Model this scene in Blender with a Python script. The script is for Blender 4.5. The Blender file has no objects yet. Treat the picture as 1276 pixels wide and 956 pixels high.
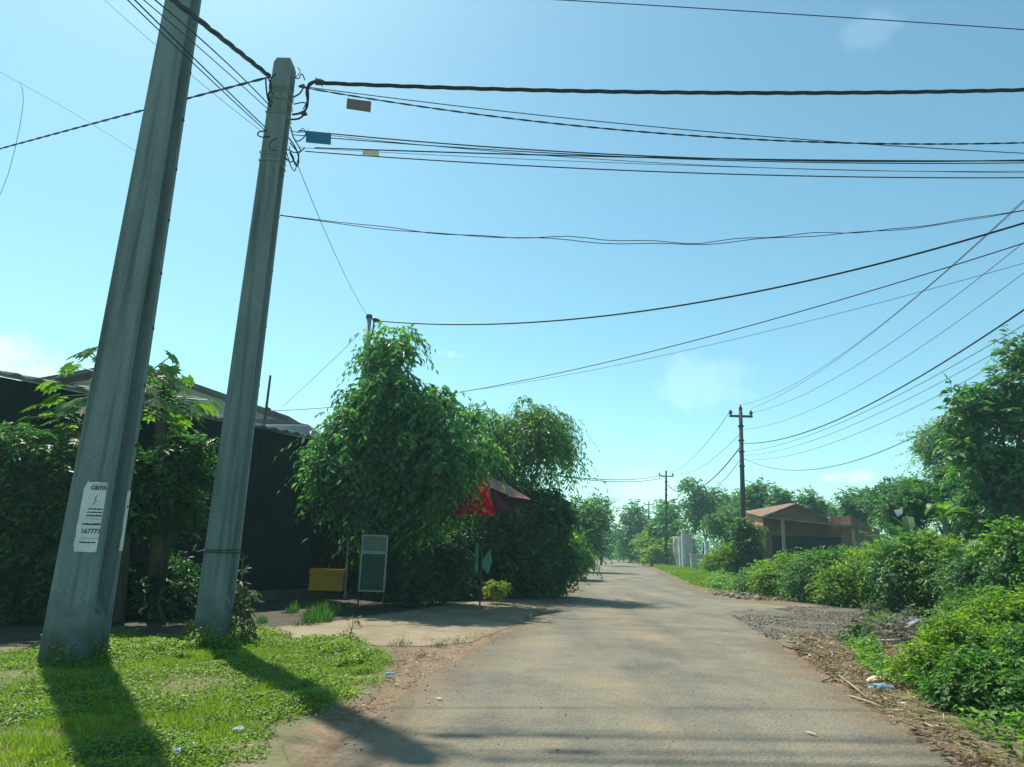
import bpy, bmesh, math
import numpy as np
from mathutils import Vector, Matrix, noise as mnoise
from mathutils.geometry import delaunay_2d_cdt

SC = bpy.context.scene
COL = SC.collection
RNG = np.random.default_rng(11)
R = math.radians

# ------------------------------------------------------------------ camera
W0, H0, F = 1276.0, 956.0, 851.0
CAMH, PITCH, ROLL = 1.25, R(13.55), R(1.7)
_f = Vector((0, math.cos(PITCH), math.sin(PITCH)))
_u0 = Vector((0, -math.sin(PITCH), math.cos(PITCH)))
_r0 = Vector((1, 0, 0))
_r = _r0 * math.cos(ROLL) + _u0 * math.sin(ROLL)
_u = _u0 * math.cos(ROLL) - _r0 * math.sin(ROLL)
EYE = Vector((0, 0, CAMH))

def ray(px, py):
    return _r * ((px - W0 / 2) / F) + _u * ((H0 / 2 - py) / F) + _f

def G(px, py, z=0.0):
    """Where the line of sight through a photograph pixel meets the ground."""
    d = ray(px, py)
    return EYE + d * ((z - CAMH) / d.z)

def P(px, py, Y):
    """The point of that line of sight at world depth Y."""
    d = ray(px, py)
    return EYE + d * (Y / d.y)

def proj(p):
    d = Vector(p) - EYE
    z = d.dot(_f)
    return W0 / 2 + F * d.dot(_r) / z, H0 / 2 - F * d.dot(_u) / z

def mpp(Y):
    return Y / F          # metres per photograph pixel at depth Y

cam = bpy.data.cameras.new('camera')
camo = bpy.data.objects.new('camera', cam)
COL.objects.link(camo)
cam.sensor_width = 36
cam.lens = 36 * F / W0
cam.clip_end = 3000
cam.clip_start = 0.05
M = Matrix((( _r.x, _u.x, -_f.x, 0), (_r.y, _u.y, -_f.y, 0), (_r.z, _u.z, -_f.z, CAMH), (0, 0, 0, 1)))
camo.matrix_world = M
SC.camera = camo

# ------------------------------------------------------------------ materials
def newmat(name):
    m = bpy.data.materials.new(name)
    m.use_nodes = True
    nt = m.node_tree
    nt.nodes.clear()
    return m, nt, nt.nodes, nt.links

def ramp(N, stops):
    r = N.new('ShaderNodeValToRGB')
    el = r.color_ramp.elements
    while len(el) > 1:
        el.remove(el[-1])
    el[0].position = stops[0][0]; el[0].color = (*stops[0][1], 1)
    for p, c in stops[1:]:
        e = el.new(p); e.color = (*c, 1)
    return r

def surf(name, c1, c2=None, scale=4, rough=0.8, bump=0.2, bscale=40, spec=0.3, c3=None, detail=6, stretch=None, metal=0, grain=0.25):
    """A mottled surface: two or three colours on noise, fine grain, bump."""
    m, nt, N, L = newmat(name)
    out = N.new('ShaderNodeOutputMaterial'); b = N.new('ShaderNodeBsdfPrincipled')
    L.new(b.outputs[0], out.inputs[0])
    tc = N.new('ShaderNodeTexCoord'); src = tc.outputs['Object']
    if stretch:
        mp = N.new('ShaderNodeMapping'); mp.inputs['Scale'].default_value = stretch
        L.new(src, mp.inputs[0]); vs = mp.outputs[0]
    else:
        vs = src
    n1 = N.new('ShaderNodeTexNoise'); n1.inputs['Scale'].default_value = scale; n1.inputs['Detail'].default_value = detail
    n1.inputs['Roughness'].default_value = 0.62
    L.new(vs, n1.inputs['Vector'])
    c2 = c2 or tuple(min(1, c * 1.35) for c in c1)
    st = [(0.32, c1), (0.68, c2)] if c3 is None else [(0.28, c1), (0.5, c2), (0.72, c3)]
    rp = ramp(N, st); L.new(n1.outputs[0], rp.inputs[0])
    n2 = N.new('ShaderNodeTexNoise'); n2.inputs['Scale'].default_value = bscale; n2.inputs['Detail'].default_value = 4
    L.new(src, n2.inputs['Vector'])
    hs = N.new('ShaderNodeMapRange'); hs.inputs[1].default_value = 0.25; hs.inputs[2].default_value = 0.75
    hs.inputs[3].default_value = 1 - grain; hs.inputs[4].default_value = 1 + grain
    L.new(n2.outputs[0], hs.inputs[0])
    mx = N.new('ShaderNodeMix'); mx.data_type = 'RGBA'; mx.blend_type = 'MULTIPLY'; mx.inputs[0].default_value = 1
    L.new(rp.outputs[0], mx.inputs[6]); L.new(hs.outputs[0], mx.inputs[7])
    L.new(mx.outputs[2], b.inputs['Base Color'])
    b.inputs['Roughness'].default_value = rough
    b.inputs['Specular IOR Level'].default_value = spec
    b.inputs['Metallic'].default_value = metal
    if bump:
        bp = N.new('ShaderNodeBump'); bp.inputs['Strength'].default_value = bump; bp.inputs['Distance'].default_value = 0.02
        L.new(n2.outputs[0], bp.inputs['Height']); L.new(bp.outputs[0], b.inputs['Normal'])
    return m

def leafmat(name, dark, mid, light, trans=0.4, gloss=0.35, rough=0.45):
    """Leaf: every leaf takes its own tone from the 'rnd' attribute; light passes through."""
    m, nt, N, L = newmat(name)
    out = N.new('ShaderNodeOutputMaterial')
    at = N.new('ShaderNodeAttribute'); at.attribute_name = 'rnd'
    rp = ramp(N, [(0.0, dark), (0.5, mid), (0.95, light), (1.0, tuple(min(1, c * 1.5) for c in light))])
    L.new(at.outputs['Fac'], rp.inputs[0])
    b = N.new('ShaderNodeBsdfPrincipled'); b.inputs['Roughness'].default_value = rough
    b.inputs['Specular IOR Level'].default_value = gloss
    L.new(rp.outputs[0], b.inputs['Base Color'])
    t = N.new('ShaderNodeBsdfTranslucent')
    mx = N.new('ShaderNodeMix'); mx.data_type = 'RGBA'; mx.blend_type = 'MULTIPLY'; mx.inputs[0].default_value = 1
    mx.inputs[7].default_value = (1.9, 2.0, 0.75, 1)
    L.new(rp.outputs[0], mx.inputs[6]); L.new(mx.outputs[2], t.inputs[0])
    ms = N.new('ShaderNodeMixShader'); ms.inputs[0].default_value = trans
    L.new(b.outputs[0], ms.inputs[1]); L.new(t.outputs[0], ms.inputs[2])
    L.new(ms.outputs[0], out.inputs[0])
    return m

def cloth(name, c, trans=0.5, rough=0.8):
    m, nt, N, L = newmat(name)
    out = N.new('ShaderNodeOutputMaterial')
    nz = N.new('ShaderNodeTexNoise'); nz.inputs['Scale'].default_value = 6; nz.inputs['Detail'].default_value = 5
    tc = N.new('ShaderNodeTexCoord'); L.new(tc.outputs['Object'], nz.inputs['Vector'])
    rp = ramp(N, [(0.3, tuple(x * 0.75 for x in c)), (0.7, c)]); L.new(nz.outputs[0], rp.inputs[0])
    b = N.new('ShaderNodeBsdfDiffuse'); t = N.new('ShaderNodeBsdfTranslucent')
    L.new(rp.outputs[0], b.inputs[0]); L.new(rp.outputs[0], t.inputs[0])
    ms = N.new('ShaderNodeMixShader'); ms.inputs[0].default_value = trans
    L.new(b.outputs[0], ms.inputs[1]); L.new(t.outputs[0], ms.inputs[2]); L.new(ms.outputs[0], out.inputs[0])
    return m

def brick(name, c1, c2, mortar, scale=1.0):
    m, nt, N, L = newmat(name)
    out = N.new('ShaderNodeOutputMaterial'); b = N.new('ShaderNodeBsdfPrincipled'); L.new(b.outputs[0], out.inputs[0])
    tc = N.new('ShaderNodeTexCoord'); sp = N.new('ShaderNodeSeparateXYZ'); L.new(tc.outputs['Object'], sp.inputs[0])
    ad = N.new('ShaderNodeMath'); ad.operation = 'ADD'; L.new(sp.outputs[0], ad.inputs[0]); L.new(sp.outputs[1], ad.inputs[1])
    cb = N.new('ShaderNodeCombineXYZ'); L.new(ad.outputs[0], cb.inputs[0]); L.new(sp.outputs[2], cb.inputs[1])
    br = N.new('ShaderNodeTexBrick'); L.new(cb.outputs[0], br.inputs['Vector'])
    br.inputs['Color1'].default_value = (*c1, 1); br.inputs['Color2'].default_value = (*c2, 1); br.inputs['Mortar'].default_value = (*mortar, 1)
    br.inputs['Scale'].default_value = scale; br.inputs['Brick Width'].default_value = 0.2; br.inputs['Row Height'].default_value = 0.085
    br.inputs['Mortar Size'].default_value = 0.012
    nz = N.new('ShaderNodeTexNoise'); nz.inputs['Scale'].default_value = 1.5; nz.inputs['Detail'].default_value = 6
    L.new(tc.outputs['Object'], nz.inputs['Vector'])
    mr = N.new('ShaderNodeMapRange'); mr.inputs[1].default_value = 0.3; mr.inputs[2].default_value = 0.7; mr.inputs[3].default_value = 0.7; mr.inputs[4].default_value = 1.15
    L.new(nz.outputs[0], mr.inputs[0])
    mx = N.new('ShaderNodeMix'); mx.data_type = 'RGBA'; mx.blend_type = 'MULTIPLY'; mx.inputs[0].default_value = 1
    L.new(br.outputs[0], mx.inputs[6]); L.new(mr.outputs[0], mx.inputs[7]); L.new(mx.outputs[2], b.inputs['Base Color'])
    b.inputs['Roughness'].default_value = 0.9
    return m

MT = {}
MT['concrete'] = surf('weathered_concrete', (0.118, 0.165, 0.17), (0.175, 0.23, 0.232), scale=2.2, rough=0.85, bump=0.35, bscale=55, c3=(0.215, 0.27, 0.272), stretch=(1.6, 1.6, 0.35), grain=0.18)
MT['concrete_far'] = surf('grey_concrete', (0.045, 0.05, 0.05), (0.075, 0.08, 0.08), scale=1.5, bump=0.1)
MT['wall_grey'] = surf('grey_plaster', (0.36, 0.36, 0.35), (0.48, 0.48, 0.46), scale=1.3, bump=0.1, c3=(0.52, 0.52, 0.5))
MT['wall_pale'] = surf('pale_blue_plaster', (0.34, 0.42, 0.44), (0.44, 0.52, 0.54), scale=1.1, bump=0.1)
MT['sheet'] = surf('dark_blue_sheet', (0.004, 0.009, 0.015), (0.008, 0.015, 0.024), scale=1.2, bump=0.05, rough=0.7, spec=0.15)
MT['sheet_roof'] = surf('grey_roof_sheet', (0.22, 0.25, 0.26), (0.36, 0.40, 0.41), scale=1.6, bump=0.1, rough=0.5)
MT['dark_roof'] = surf('dark_roof_sheet', (0.05, 0.06, 0.07), (0.10, 0.11, 0.12), scale=1.6, bump=0.1, rough=0.6)
MT['brown_wall'] = surf('dark_brown_wall', (0.06, 0.055, 0.05), (0.11, 0.10, 0.09), scale=1.1, bump=0.1)
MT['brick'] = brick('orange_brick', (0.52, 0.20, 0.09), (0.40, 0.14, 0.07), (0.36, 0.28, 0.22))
MT['brick_shaded'] = brick('shaded_red_brick', (0.22, 0.10, 0.075), (0.15, 0.07, 0.055), (0.14, 0.11, 0.10))  # the brick again, darkened for walls that stand in shade
MT['rust_roof'] = surf('rusty_roof_sheet', (0.12, 0.065, 0.042), (0.20, 0.115, 0.08), scale=2, bump=0.15, c3=(0.27, 0.17, 0.125))
MT['cable'] = surf('black_cable', (0.012, 0.014, 0.016), (0.02, 0.022, 0.024), rough=0.55, bump=0)
MT['wire_grey'] = surf('grey_wire', (0.022, 0.026, 0.028), (0.035, 0.04, 0.042), rough=0.7, bump=0)
MT['steel'] = surf('galvanised_steel', (0.20, 0.23, 0.24), (0.30, 0.33, 0.34), rough=0.5, bump=0.05)
MT['pale_metal'] = surf('pale_painted_metal', (0.42, 0.48, 0.46), (0.55, 0.6, 0.58), rough=0.5, bump=0.05)
MT['green_panel'] = surf('dark_green_paint', (0.008, 0.038, 0.028), (0.014, 0.055, 0.04), rough=0.6, bump=0.05)
MT['glass_dull'] = surf('dusty_pane', (0.04, 0.075, 0.07), (0.08, 0.12, 0.11), rough=0.3, bump=0, spec=0.5)
MT['iron'] = surf('dark_iron', (0.03, 0.03, 0.032), (0.06, 0.055, 0.05), rough=0.6, bump=0.1)
MT['paper'] = surf('weathered_paper', (0.56, 0.60, 0.58), (0.70, 0.73, 0.70), scale=6, rough=0.9, bump=0.1, grain=0.06)
MT['ink'] = surf('black_ink', (0.015, 0.016, 0.02), (0.03, 0.03, 0.035), bump=0)
MT['red_ink'] = surf('red_ink', (0.4, 0.06, 0.05), (0.5, 0.1, 0.08), bump=0)
MT['yellow'] = surf('yellow_plastic', (0.66, 0.33, 0.01), (0.76, 0.41, 0.015), rough=0.5, bump=0.05)
MT['blue_plate'] = surf('blue_plate', (0.015, 0.14, 0.26), (0.02, 0.18, 0.32), rough=0.5, bump=0)
MT['tan_plate'] = surf('faded_tan_plate', (0.15, 0.105, 0.09), (0.21, 0.15, 0.125), rough=0.6, bump=0)
MT['cream_plate'] = surf('cream_plate', (0.62, 0.55, 0.4), (0.72, 0.65, 0.5), rough=0.6, bump=0)
MT['bark'] = surf('grey_brown_bark', (0.07, 0.055, 0.04), (0.14, 0.115, 0.085), scale=7, bump=0.5, bscale=30, stretch=(1, 1, 0.25))
MT['wood'] = surf('weathered_wood', (0.22, 0.18, 0.13), (0.36, 0.30, 0.22), scale=8, bump=0.3)
MT['straw'] = leafmat('dry_straw', (0.14, 0.10, 0.06), (0.27, 0.20, 0.12), (0.42, 0.33, 0.20), trans=0.15)
MT['deadleaf'] = leafmat('dead_leaf', (0.085, 0.055, 0.035), (0.15, 0.10, 0.06), (0.25, 0.17, 0.10), trans=0.15)
MT['stone'] = surf('grey_stone', (0.075, 0.07, 0.058), (0.135, 0.125, 0.105), scale=3, bump=0.3)
MT['stone_pale'] = surf('pale_rubble', (0.15, 0.13, 0.11), (0.26, 0.23, 0.195), scale=3, bump=0.3)
MT['red_cloth'] = cloth('red_canvas', (0.92, 0.02, 0.09), 0.75)
MT['pink_cloth'] = cloth('pale_pink_canvas', (0.85, 0.55, 0.52), 0.7)  # paler than the red canopy canvas
MT['shaded_underside'] = cloth('shaded_underside_canvas', (0.03, 0.012, 0.018), 0.05)
MT['green_cloth'] = cloth('pale_green_cloth', (0.20, 0.42, 0.34), 0.5)
MT['white_plastic'] = cloth('white_plastic_film', (0.75, 0.78, 0.80), 0.35)
MT['blue_plastic'] = cloth('pale_blue_plastic_film', (0.40, 0.60, 0.68), 0.4)
MT['pink_card'] = surf('pale_pink_card', (0.60, 0.38, 0.28), (0.70, 0.48, 0.36), bump=0.05)
MT['banana_stem'] = surf('banana_stem', (0.10, 0.12, 0.05), (0.16, 0.17, 0.08), bump=0.2)

LF = {}
LF['fig'] = leafmat('fig_leaf', (0.020, 0.090, 0.040), (0.055, 0.175, 0.062), (0.15, 0.29, 0.08), 0.48, 0.4, 0.45)
LF['fig_pale'] = leafmat('pale_fig_leaf', (0.040, 0.115, 0.045), (0.080, 0.19, 0.066), (0.15, 0.27, 0.08), 0.5, 0.35, 0.45)
LF['hedge'] = leafmat('hedge_leaf', (0.014, 0.058, 0.024), (0.032, 0.105, 0.035), (0.09, 0.19, 0.048), 0.44, 0.35, 0.45)
LF['shrub'] = leafmat('shrub_leaf', (0.032, 0.105, 0.028), (0.075, 0.180, 0.042), (0.16, 0.28, 0.06), 0.5, 0.35, 0.45)
LF['bright'] = leafmat('bright_leaf', (0.070, 0.155, 0.026), (0.14, 0.24, 0.036), (0.24, 0.33, 0.055), 0.5, 0.25)
LF['yellow'] = leafmat('yellow_green_leaf', (0.11, 0.17, 0.02), (0.20, 0.27, 0.03), (0.32, 0.36, 0.05), 0.4, 0.3)
LF['far'] = leafmat('far_leaf', (0.026, 0.088, 0.040), (0.052, 0.150, 0.058), (0.11, 0.23, 0.075), 0.48, 0.35, 0.45)
LF['far_pale'] = leafmat('far_pale_leaf', (0.045, 0.115, 0.05), (0.075, 0.17, 0.065), (0.13, 0.24, 0.085), 0.48, 0.35, 0.45)
LF['grass'] = leafmat('grass_blade', (0.07, 0.15, 0.02), (0.125, 0.225, 0.03), (0.21, 0.29, 0.05), 0.42, 0.25)
LF['creeper'] = leafmat('creeper_leaf', (0.062, 0.135, 0.016), (0.12, 0.215, 0.024), (0.20, 0.28, 0.04), 0.40, 0.3)
LF['papaya'] = leafmat('papaya_leaf', (0.055, 0.14, 0.03), (0.10, 0.21, 0.045), (0.17, 0.29, 0.06), 0.5, 0.35)
LF['banana'] = leafmat('banana_leaf', (0.03, 0.095, 0.03), (0.05, 0.135, 0.036), (0.11, 0.21, 0.045), 0.45, 0.4)
LF['dull'] = leafmat('dusty_dry_leaf', (0.05, 0.075, 0.05), (0.085, 0.115, 0.07), (0.14, 0.165, 0.10), 0.3, 0.3)

# ------------------------------------------------------------------ object helpers
def props(o, label=None, cat=None, group=None, kind=None):
    if label: o['label'] = label
    if cat: o['category'] = cat
    if group: o['group'] = group
    if kind: o['kind'] = kind
    return o

def empty(name, loc, label, cat, group=None):
    o = bpy.data.objects.new(name, None)
    o.empty_display_size = 0.2
    COL.objects.link(o)
    o.location = loc
    return props(o, label, cat, group)

def link(name, me, mat, parent=None, origin=None):
    if isinstance(mat, (list, tuple)):
        for m in mat: me.materials.append(m)
    else:
        me.materials.append(mat)
    o = bpy.data.objects.new(name, me)
    COL.objects.link(o)
    if parent is not None:
        # every mesh is modelled in world coordinates; move it into its parent's frame
        off = world_loc(parent)
        me.transform(Matrix.Translation(-off))
        o.parent = parent
    elif origin is not None:
        me.transform(Matrix.Translation(-Vector(origin)))
        o.location = origin
    return o

def world_loc(o):
    v = Vector(o.location)
    while o.parent is not None:
        o = o.parent
        v = v + Vector(o.location)
    return v

def np_mesh(name, V, polys, rnd=None, smooth=False):
    """polys: list of (n,k) int arrays."""
    me = bpy.data.meshes.new(name)
    V = np.ascontiguousarray(V, dtype=np.float32)
    me.vertices.add(len(V)); me.vertices.foreach_set('co', V.ravel())
    loops = np.concatenate([p.ravel() for p in polys]).astype(np.int32)
    tot = np.concatenate([np.full(len(p), p.shape[1], np.int32) for p in polys])
    st = np.concatenate([[0], np.cumsum(tot)[:-1]]).astype(np.int32)
    me.loops.add(len(loops)); me.loops.foreach_set('vertex_index', loops)
    me.polygons.add(len(tot)); me.polygons.foreach_set('loop_start', st); me.polygons.foreach_set('loop_total', tot)
    if smooth:
        me.polygons.foreach_set('use_smooth', np.ones(len(tot), bool))
    me.update(calc_edges=True)
    if rnd is not None:
        a = me.attributes.new('rnd', 'FLOAT', 'POINT')
        a.data.foreach_set('value', np.ascontiguousarray(rnd, np.float32))
    return me

class MB:
    """Collects shapes for ONE mesh."""
    def __init__(s):
        s.v = []; s.f = []
    def add(s, vs, fs):
        b = len(s.v); s.v += [tuple(v) for v in vs]; s.f += [tuple(i + b for i in f) for f in fs]
    def box(s, lo, hi):
        x0, y0, z0 = lo; x1, y1, z1 = hi
        s.add([(x0,y0,z0),(x1,y0,z0),(x1,y1,z0),(x0,y1,z0),(x0,y0,z1),(x1,y0,z1),(x1,y1,z1),(x0,y1,z1)],
              [(0,3,2,1),(4,5,6,7),(0,1,5,4),(1,2,6,5),(2,3,7,6),(3,0,4,7)])
    def obox(s, o, ax, ay, az):
        """box from corner o along three edge vectors"""
        o, ax, ay, az = map(Vector, (o, ax, ay, az))
        v = [o, o+ax, o+ax+ay, o+ay, o+az, o+ax+az, o+ax+ay+az, o+ay+az]
        f = [(0,3,2,1),(4,5,6,7),(0,1,5,4),(1,2,6,5),(2,3,7,6),(3,0,4,7)]
        if ax.cross(ay).dot(az) < 0: f = [tuple(reversed(q)) for q in f]
        s.add(v, f)
    def slab(s, pts, th, n=None):
        """a flat polygon given thickness th along n"""
        pts = [Vector(p) for p in pts]
        if n is None: n = (pts[1]-pts[0]).cross(pts[2]-pts[0]).normalized()
        n = Vector(n) * th; k = len(pts)
        s.add(pts + [p + n for p in pts], [tuple(range(k))[::-1], tuple(range(k, 2*k))] + [(i, (i+1) % k, k + (i+1) % k, k + i) for i in range(k)])
    def tube(s, path, rad, sides=6, cap=True):
        path = [Vector(p) for p in path]; n = len(path)
        if not hasattr(rad, '__len__'): rad = [rad] * n
        rings = []; ref = None
        for i, p in enumerate(path):
            t = (path[min(i+1, n-1)] - path[max(i-1, 0)]).normalized()
            if ref is None:
                ref = Vector((0,0,1)) if abs(t.z) < 0.9 else Vector((1,0,0))
            a = (ref - t * ref.dot(t)).normalized(); ref = a
            b = t.cross(a)
            rings.append([p + (a*math.cos(q) + b*math.sin(q)) * rad[i] for q in [2*math.pi*k/sides for k in range(sides)]])
        v = [q for r in rings for q in r]; f = []
        for i in range(n-1):
            for k in range(sides):
                f.append((i*sides+k, i*sides+(k+1) % sides, (i+1)*sides+(k+1) % sides, (i+1)*sides+k))
        if cap:
            f.append(tuple(range(sides))[::-1]); f.append(tuple((n-1)*sides+k for k in range(sides)))
        s.add(v, f)
    def build(s, name, mat, parent=None, smooth=False, origin=None, bevel=0):
        me = bpy.data.meshes.new(name)
        me.from_pydata(s.v, [], s.f)
        if smooth: me.polygons.foreach_set('use_smooth', [True] * len(me.polygons))
        me.update()
        o = link(name, me, mat, parent, origin)
        if bevel:
            b = o.modifiers.new('bevel', 'BEVEL'); b.width = bevel; b.segments = 2; b.limit_method = 'ANGLE'
        return o

def copy_tree(o, parent=None):
    c = o.copy(); COL.objects.link(c)
    if parent is not None: c.parent = parent
    for ch in list(o.children): copy_tree(ch, c)
    return c

# ------------------------------------------------------------------ foliage
def unit(a):
    return a / np.maximum(np.linalg.norm(a, axis=-1, keepdims=True), 1e-9)

def leaves(p, d, n, ln, wd, rnd, fold=0.12, oval=False):
    """p base, d direction, n leaf normal (N,3); ln, wd (N,) -> V, polys, rnd"""
    d = unit(d); w = unit(np.cross(d, n)); n = np.cross(w, d)
    ln = ln[:, None]; wd = wd[:, None]
    N = len(p)
    if oval:
        fo = n * wd * fold * 2
        V = np.stack([p, p + d*ln*.28 + w*wd*.46 + fo, p + d*ln*.66 + w*wd*.42 + fo, p + d*ln,
                      p + d*ln*.66 - w*wd*.42 + fo, p + d*ln*.28 - w*wd*.46 + fo], 1).reshape(-1, 3)
        b = np.arange(N)[:, None] * 6
        polys = [np.concatenate([b + np.array([0, 1, 2, 3]), b + np.array([0, 3, 4, 5])])]
        return V, polys, np.repeat(rnd, 6)
    fo = n * wd * fold * 2
    V = np.stack([p, p + d*ln*.42 + w*wd*.5 + fo, p + d*ln, p + d*ln*.42 - w*wd*.5 + fo], 1).reshape(-1, 3)
    b = np.arange(N)[:, None] * 4
    polys = [np.concatenate([b + np.array([0, 1, 2]), b + np.array([0, 2, 3])])]
    return V, polys, np.repeat(rnd, 4)

def join(parts):
    Vs, Ps, Rs, o = [], {}, [], 0
    for V, polys, r in parts:
        Vs.append(V); Rs.append(r)
        for q in polys: Ps.setdefault(q.shape[1], []).append(q + o)
        o += len(V)
    return np.concatenate(Vs), [np.concatenate(q) for q in Ps.values()], np.concatenate(Rs)

def sphere_dirs(rng, n):
    return unit(rng.normal(size=(n, 3)))

def subclumps(rng, envs, n, rmin, rmax, flat=0.8):
    """envs: list of (centre, radii). Returns centres, radii of n clumps spread through them, more near their skin."""
    vol = np.array([r[0]*r[1]*r[2] for c, r in envs]) ** (2/3); vol /= vol.sum()
    k = rng.choice(len(envs), n, p=vol)
    C = np.array([c for c, r in envs], float)[k]; Rr = np.array([r for c, r in envs], float)[k]
    d = sphere_dirs(rng, n); rr = rng.uniform(0.25, 1.0, n) ** 0.55
    cc = C + d * Rr * rr[:, None] * 0.86
    m = np.minimum(Rr.min(1), 10)
    rad = rng.uniform(rmin, rmax, n)
    return cc, np.stack([rad, rad, rad*flat], 1)

def twig_leaves(rng, cc, cr, twigs, k, tl, ll, lw, droop=0.5, ldroop=0.3, up=0.2, oval=False, zmin=0.02, tone=None):
    """Leafy twigs growing out of clumps: twigs in all, k leaves each, twig length tl, leaf ll x lw."""
    wgt = cr[:, 0] ** 2; wgt /= wgt.sum()
    c = rng.choice(len(cc), twigs, p=wgt)
    o = sphere_dirs(rng, twigs); rr = rng.uniform(0.1, 1, twigs) ** 0.5
    st = cc[c] + o * cr[c] * rr[:, None]
    t0 = unit(o + np.array([0, 0, up]) + rng.normal(size=(twigs, 3)) * 0.45)
    L = tl * rng.uniform(0.6, 1.35, twigs) * np.where(rng.random(twigs) < .06, 1.6, 1)
    s = np.linspace(0.12, 1, k)
    pos = st[:, None, :] + t0[:, None, :] * (L[:, None] * s)[:, :, None]
    pos[:, :, 2] -= droop * (L[:, None] * s[None, :] ** 2)
    tan = t0[:, None, :] * np.ones((1, k, 1)); tan[:, :, 2] -= 2 * droop * s[None, :]
    tan = unit(tan)
    side = unit(np.cross(tan, np.array([0, 0, 1.0]) + rng.normal(size=(twigs, 1, 3)) * 0.2))
    sg = np.where(np.arange(k) % 2 == 0, 1, -1)[None, :, None]
    d = tan * 0.55 + side * sg * 0.8 + rng.normal(size=(twigs, k, 3)) * 0.3
    d[:, :, 2] -= ldroop
    n = np.cross(d, side) + rng.normal(size=(twigs, k, 3)) * 0.35
    n = np.where(n[..., 2:3] < 0, -n, n)
    clump_tone = rng.normal(size=len(cc)) * 0.16
    r = np.clip(0.42 + clump_tone[c][:, None] + rng.normal(size=(twigs, 1)) * 0.10 + rng.normal(size=(twigs, k)) * 0.14, 0, 0.96)
    r = np.where(rng.random((twigs, k)) < 0.006, 1.0, r)
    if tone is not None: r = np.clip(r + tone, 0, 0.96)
    p = pos.reshape(-1, 3); d = d.reshape(-1, 3); n = n.reshape(-1, 3); r = r.reshape(-1)
    sc = rng.uniform(0.65, 1.25, len(p))
    ok = p[:, 2] > zmin + ll * 0.6
    lv = leaves(p[ok], d[ok], n[ok], ll * sc[ok], lw * sc[ok], r[ok], oval=oval)
    # the twigs themselves, as slim ribbons
    k2 = k // 2; a_, b_, c_ = st, pos[:, k2], pos[:, -1]
    ta, tb = np.concatenate([a_, b_]), np.concatenate([b_, c_])
    tl_ = np.linalg.norm(tb - ta, axis=1); okt = np.minimum(ta[:, 2], tb[:, 2]) > zmin
    tw = leaves(ta[okt], (tb - ta)[okt], sphere_dirs(rng, len(ta))[okt], tl_[okt] * 1.04, np.full(okt.sum(), max(.006, lw * .12)), np.full(okt.sum(), .05))
    return join([lv, tw])

def rosettes(rng, cc, cr, n, k, ll, lw):
    c = rng.choice(len(cc), n)
    o = sphere_dirs(rng, n); st = cc[c] + o * cr[c]
    ax = unit(o + np.array([0, 0, 0.7]) + rng.normal(size=(n, 3)) * 0.3)
    a = unit(np.cross(ax, rng.normal(size=(n, 3)))); b = np.cross(ax, a)
    th = (np.arange(k) * 2.4)[None, :] + rng.uniform(0, 6, (n, 1))
    d = (a[:, None] * np.cos(th)[..., None] + b[:, None] * np.sin(th)[..., None]) + ax[:, None] * rng.uniform(-0.1, 0.6, (n, k, 1))
    d[..., 2] -= 0.15
    nn = ax[:, None] * np.ones((1, k, 1)) + rng.normal(size=(n, k, 3)) * 0.15
    r = np.clip(0.45 + rng.normal(size=(n, 1)) * 0.22 + rng.normal(size=(n, k)) * 0.1, 0, 0.96)
    p = np.repeat(st[:, None], k, 1).reshape(-1, 3)
    sc = rng.uniform(0.7, 1.2, n * k)
    return leaves(p, d.reshape(-1, 3), nn.reshape(-1, 3), ll * sc, lw * sc, r.reshape(-1), oval=True)

def env_px(cx, cy, rx, ry, Y, depth=1.0):
    """An ellipsoid that shows at pixel (cx,cy) with pixel radii rx, ry when it stands at depth Y."""
    c = P(cx, cy, Y); s = (c - EYE).dot(_f) / F
    return (np.array(c), np.array([rx * s, rx * s * depth, ry * s]))

def trunk_mesh(rng, base, targets, r0, fork=0.45, sides=8, lean=0.1):
    """A tapered trunk that splits into limbs towards the given points."""
    m = MB(); base = Vector(base)
    top = Vector(np.mean(targets, 0))
    f = base.lerp(top, fork); f.x += rng.normal() * lean; f.y += rng.normal() * lean
    mid = base.lerp(f, 0.5) + Vector((rng.normal()*lean, rng.normal()*lean, 0)) * 0.6
    b0 = base - Vector((0, 0, 0.15))
    m.tube([b0, base + Vector((0, 0, 0.06)), mid, f], [r0*1.5, r0*1.08, r0*0.85, r0*0.7], sides)
    for t in targets:
        t = Vector(t)
        q = f.lerp(t, 0.5); q.z += 0.12 * (t - f).length * (0.3 + rng.random() * 0.4); q.x += rng.normal()*lean; q.y += rng.normal()*lean
        m.tube([f - Vector((0, 0, r0)), f.lerp(q, 0.5) + Vector((0, 0, 0.03)), q, t], [r0*0.62, r0*0.46, r0*0.32, r0*0.10], 6)
    return m

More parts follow.
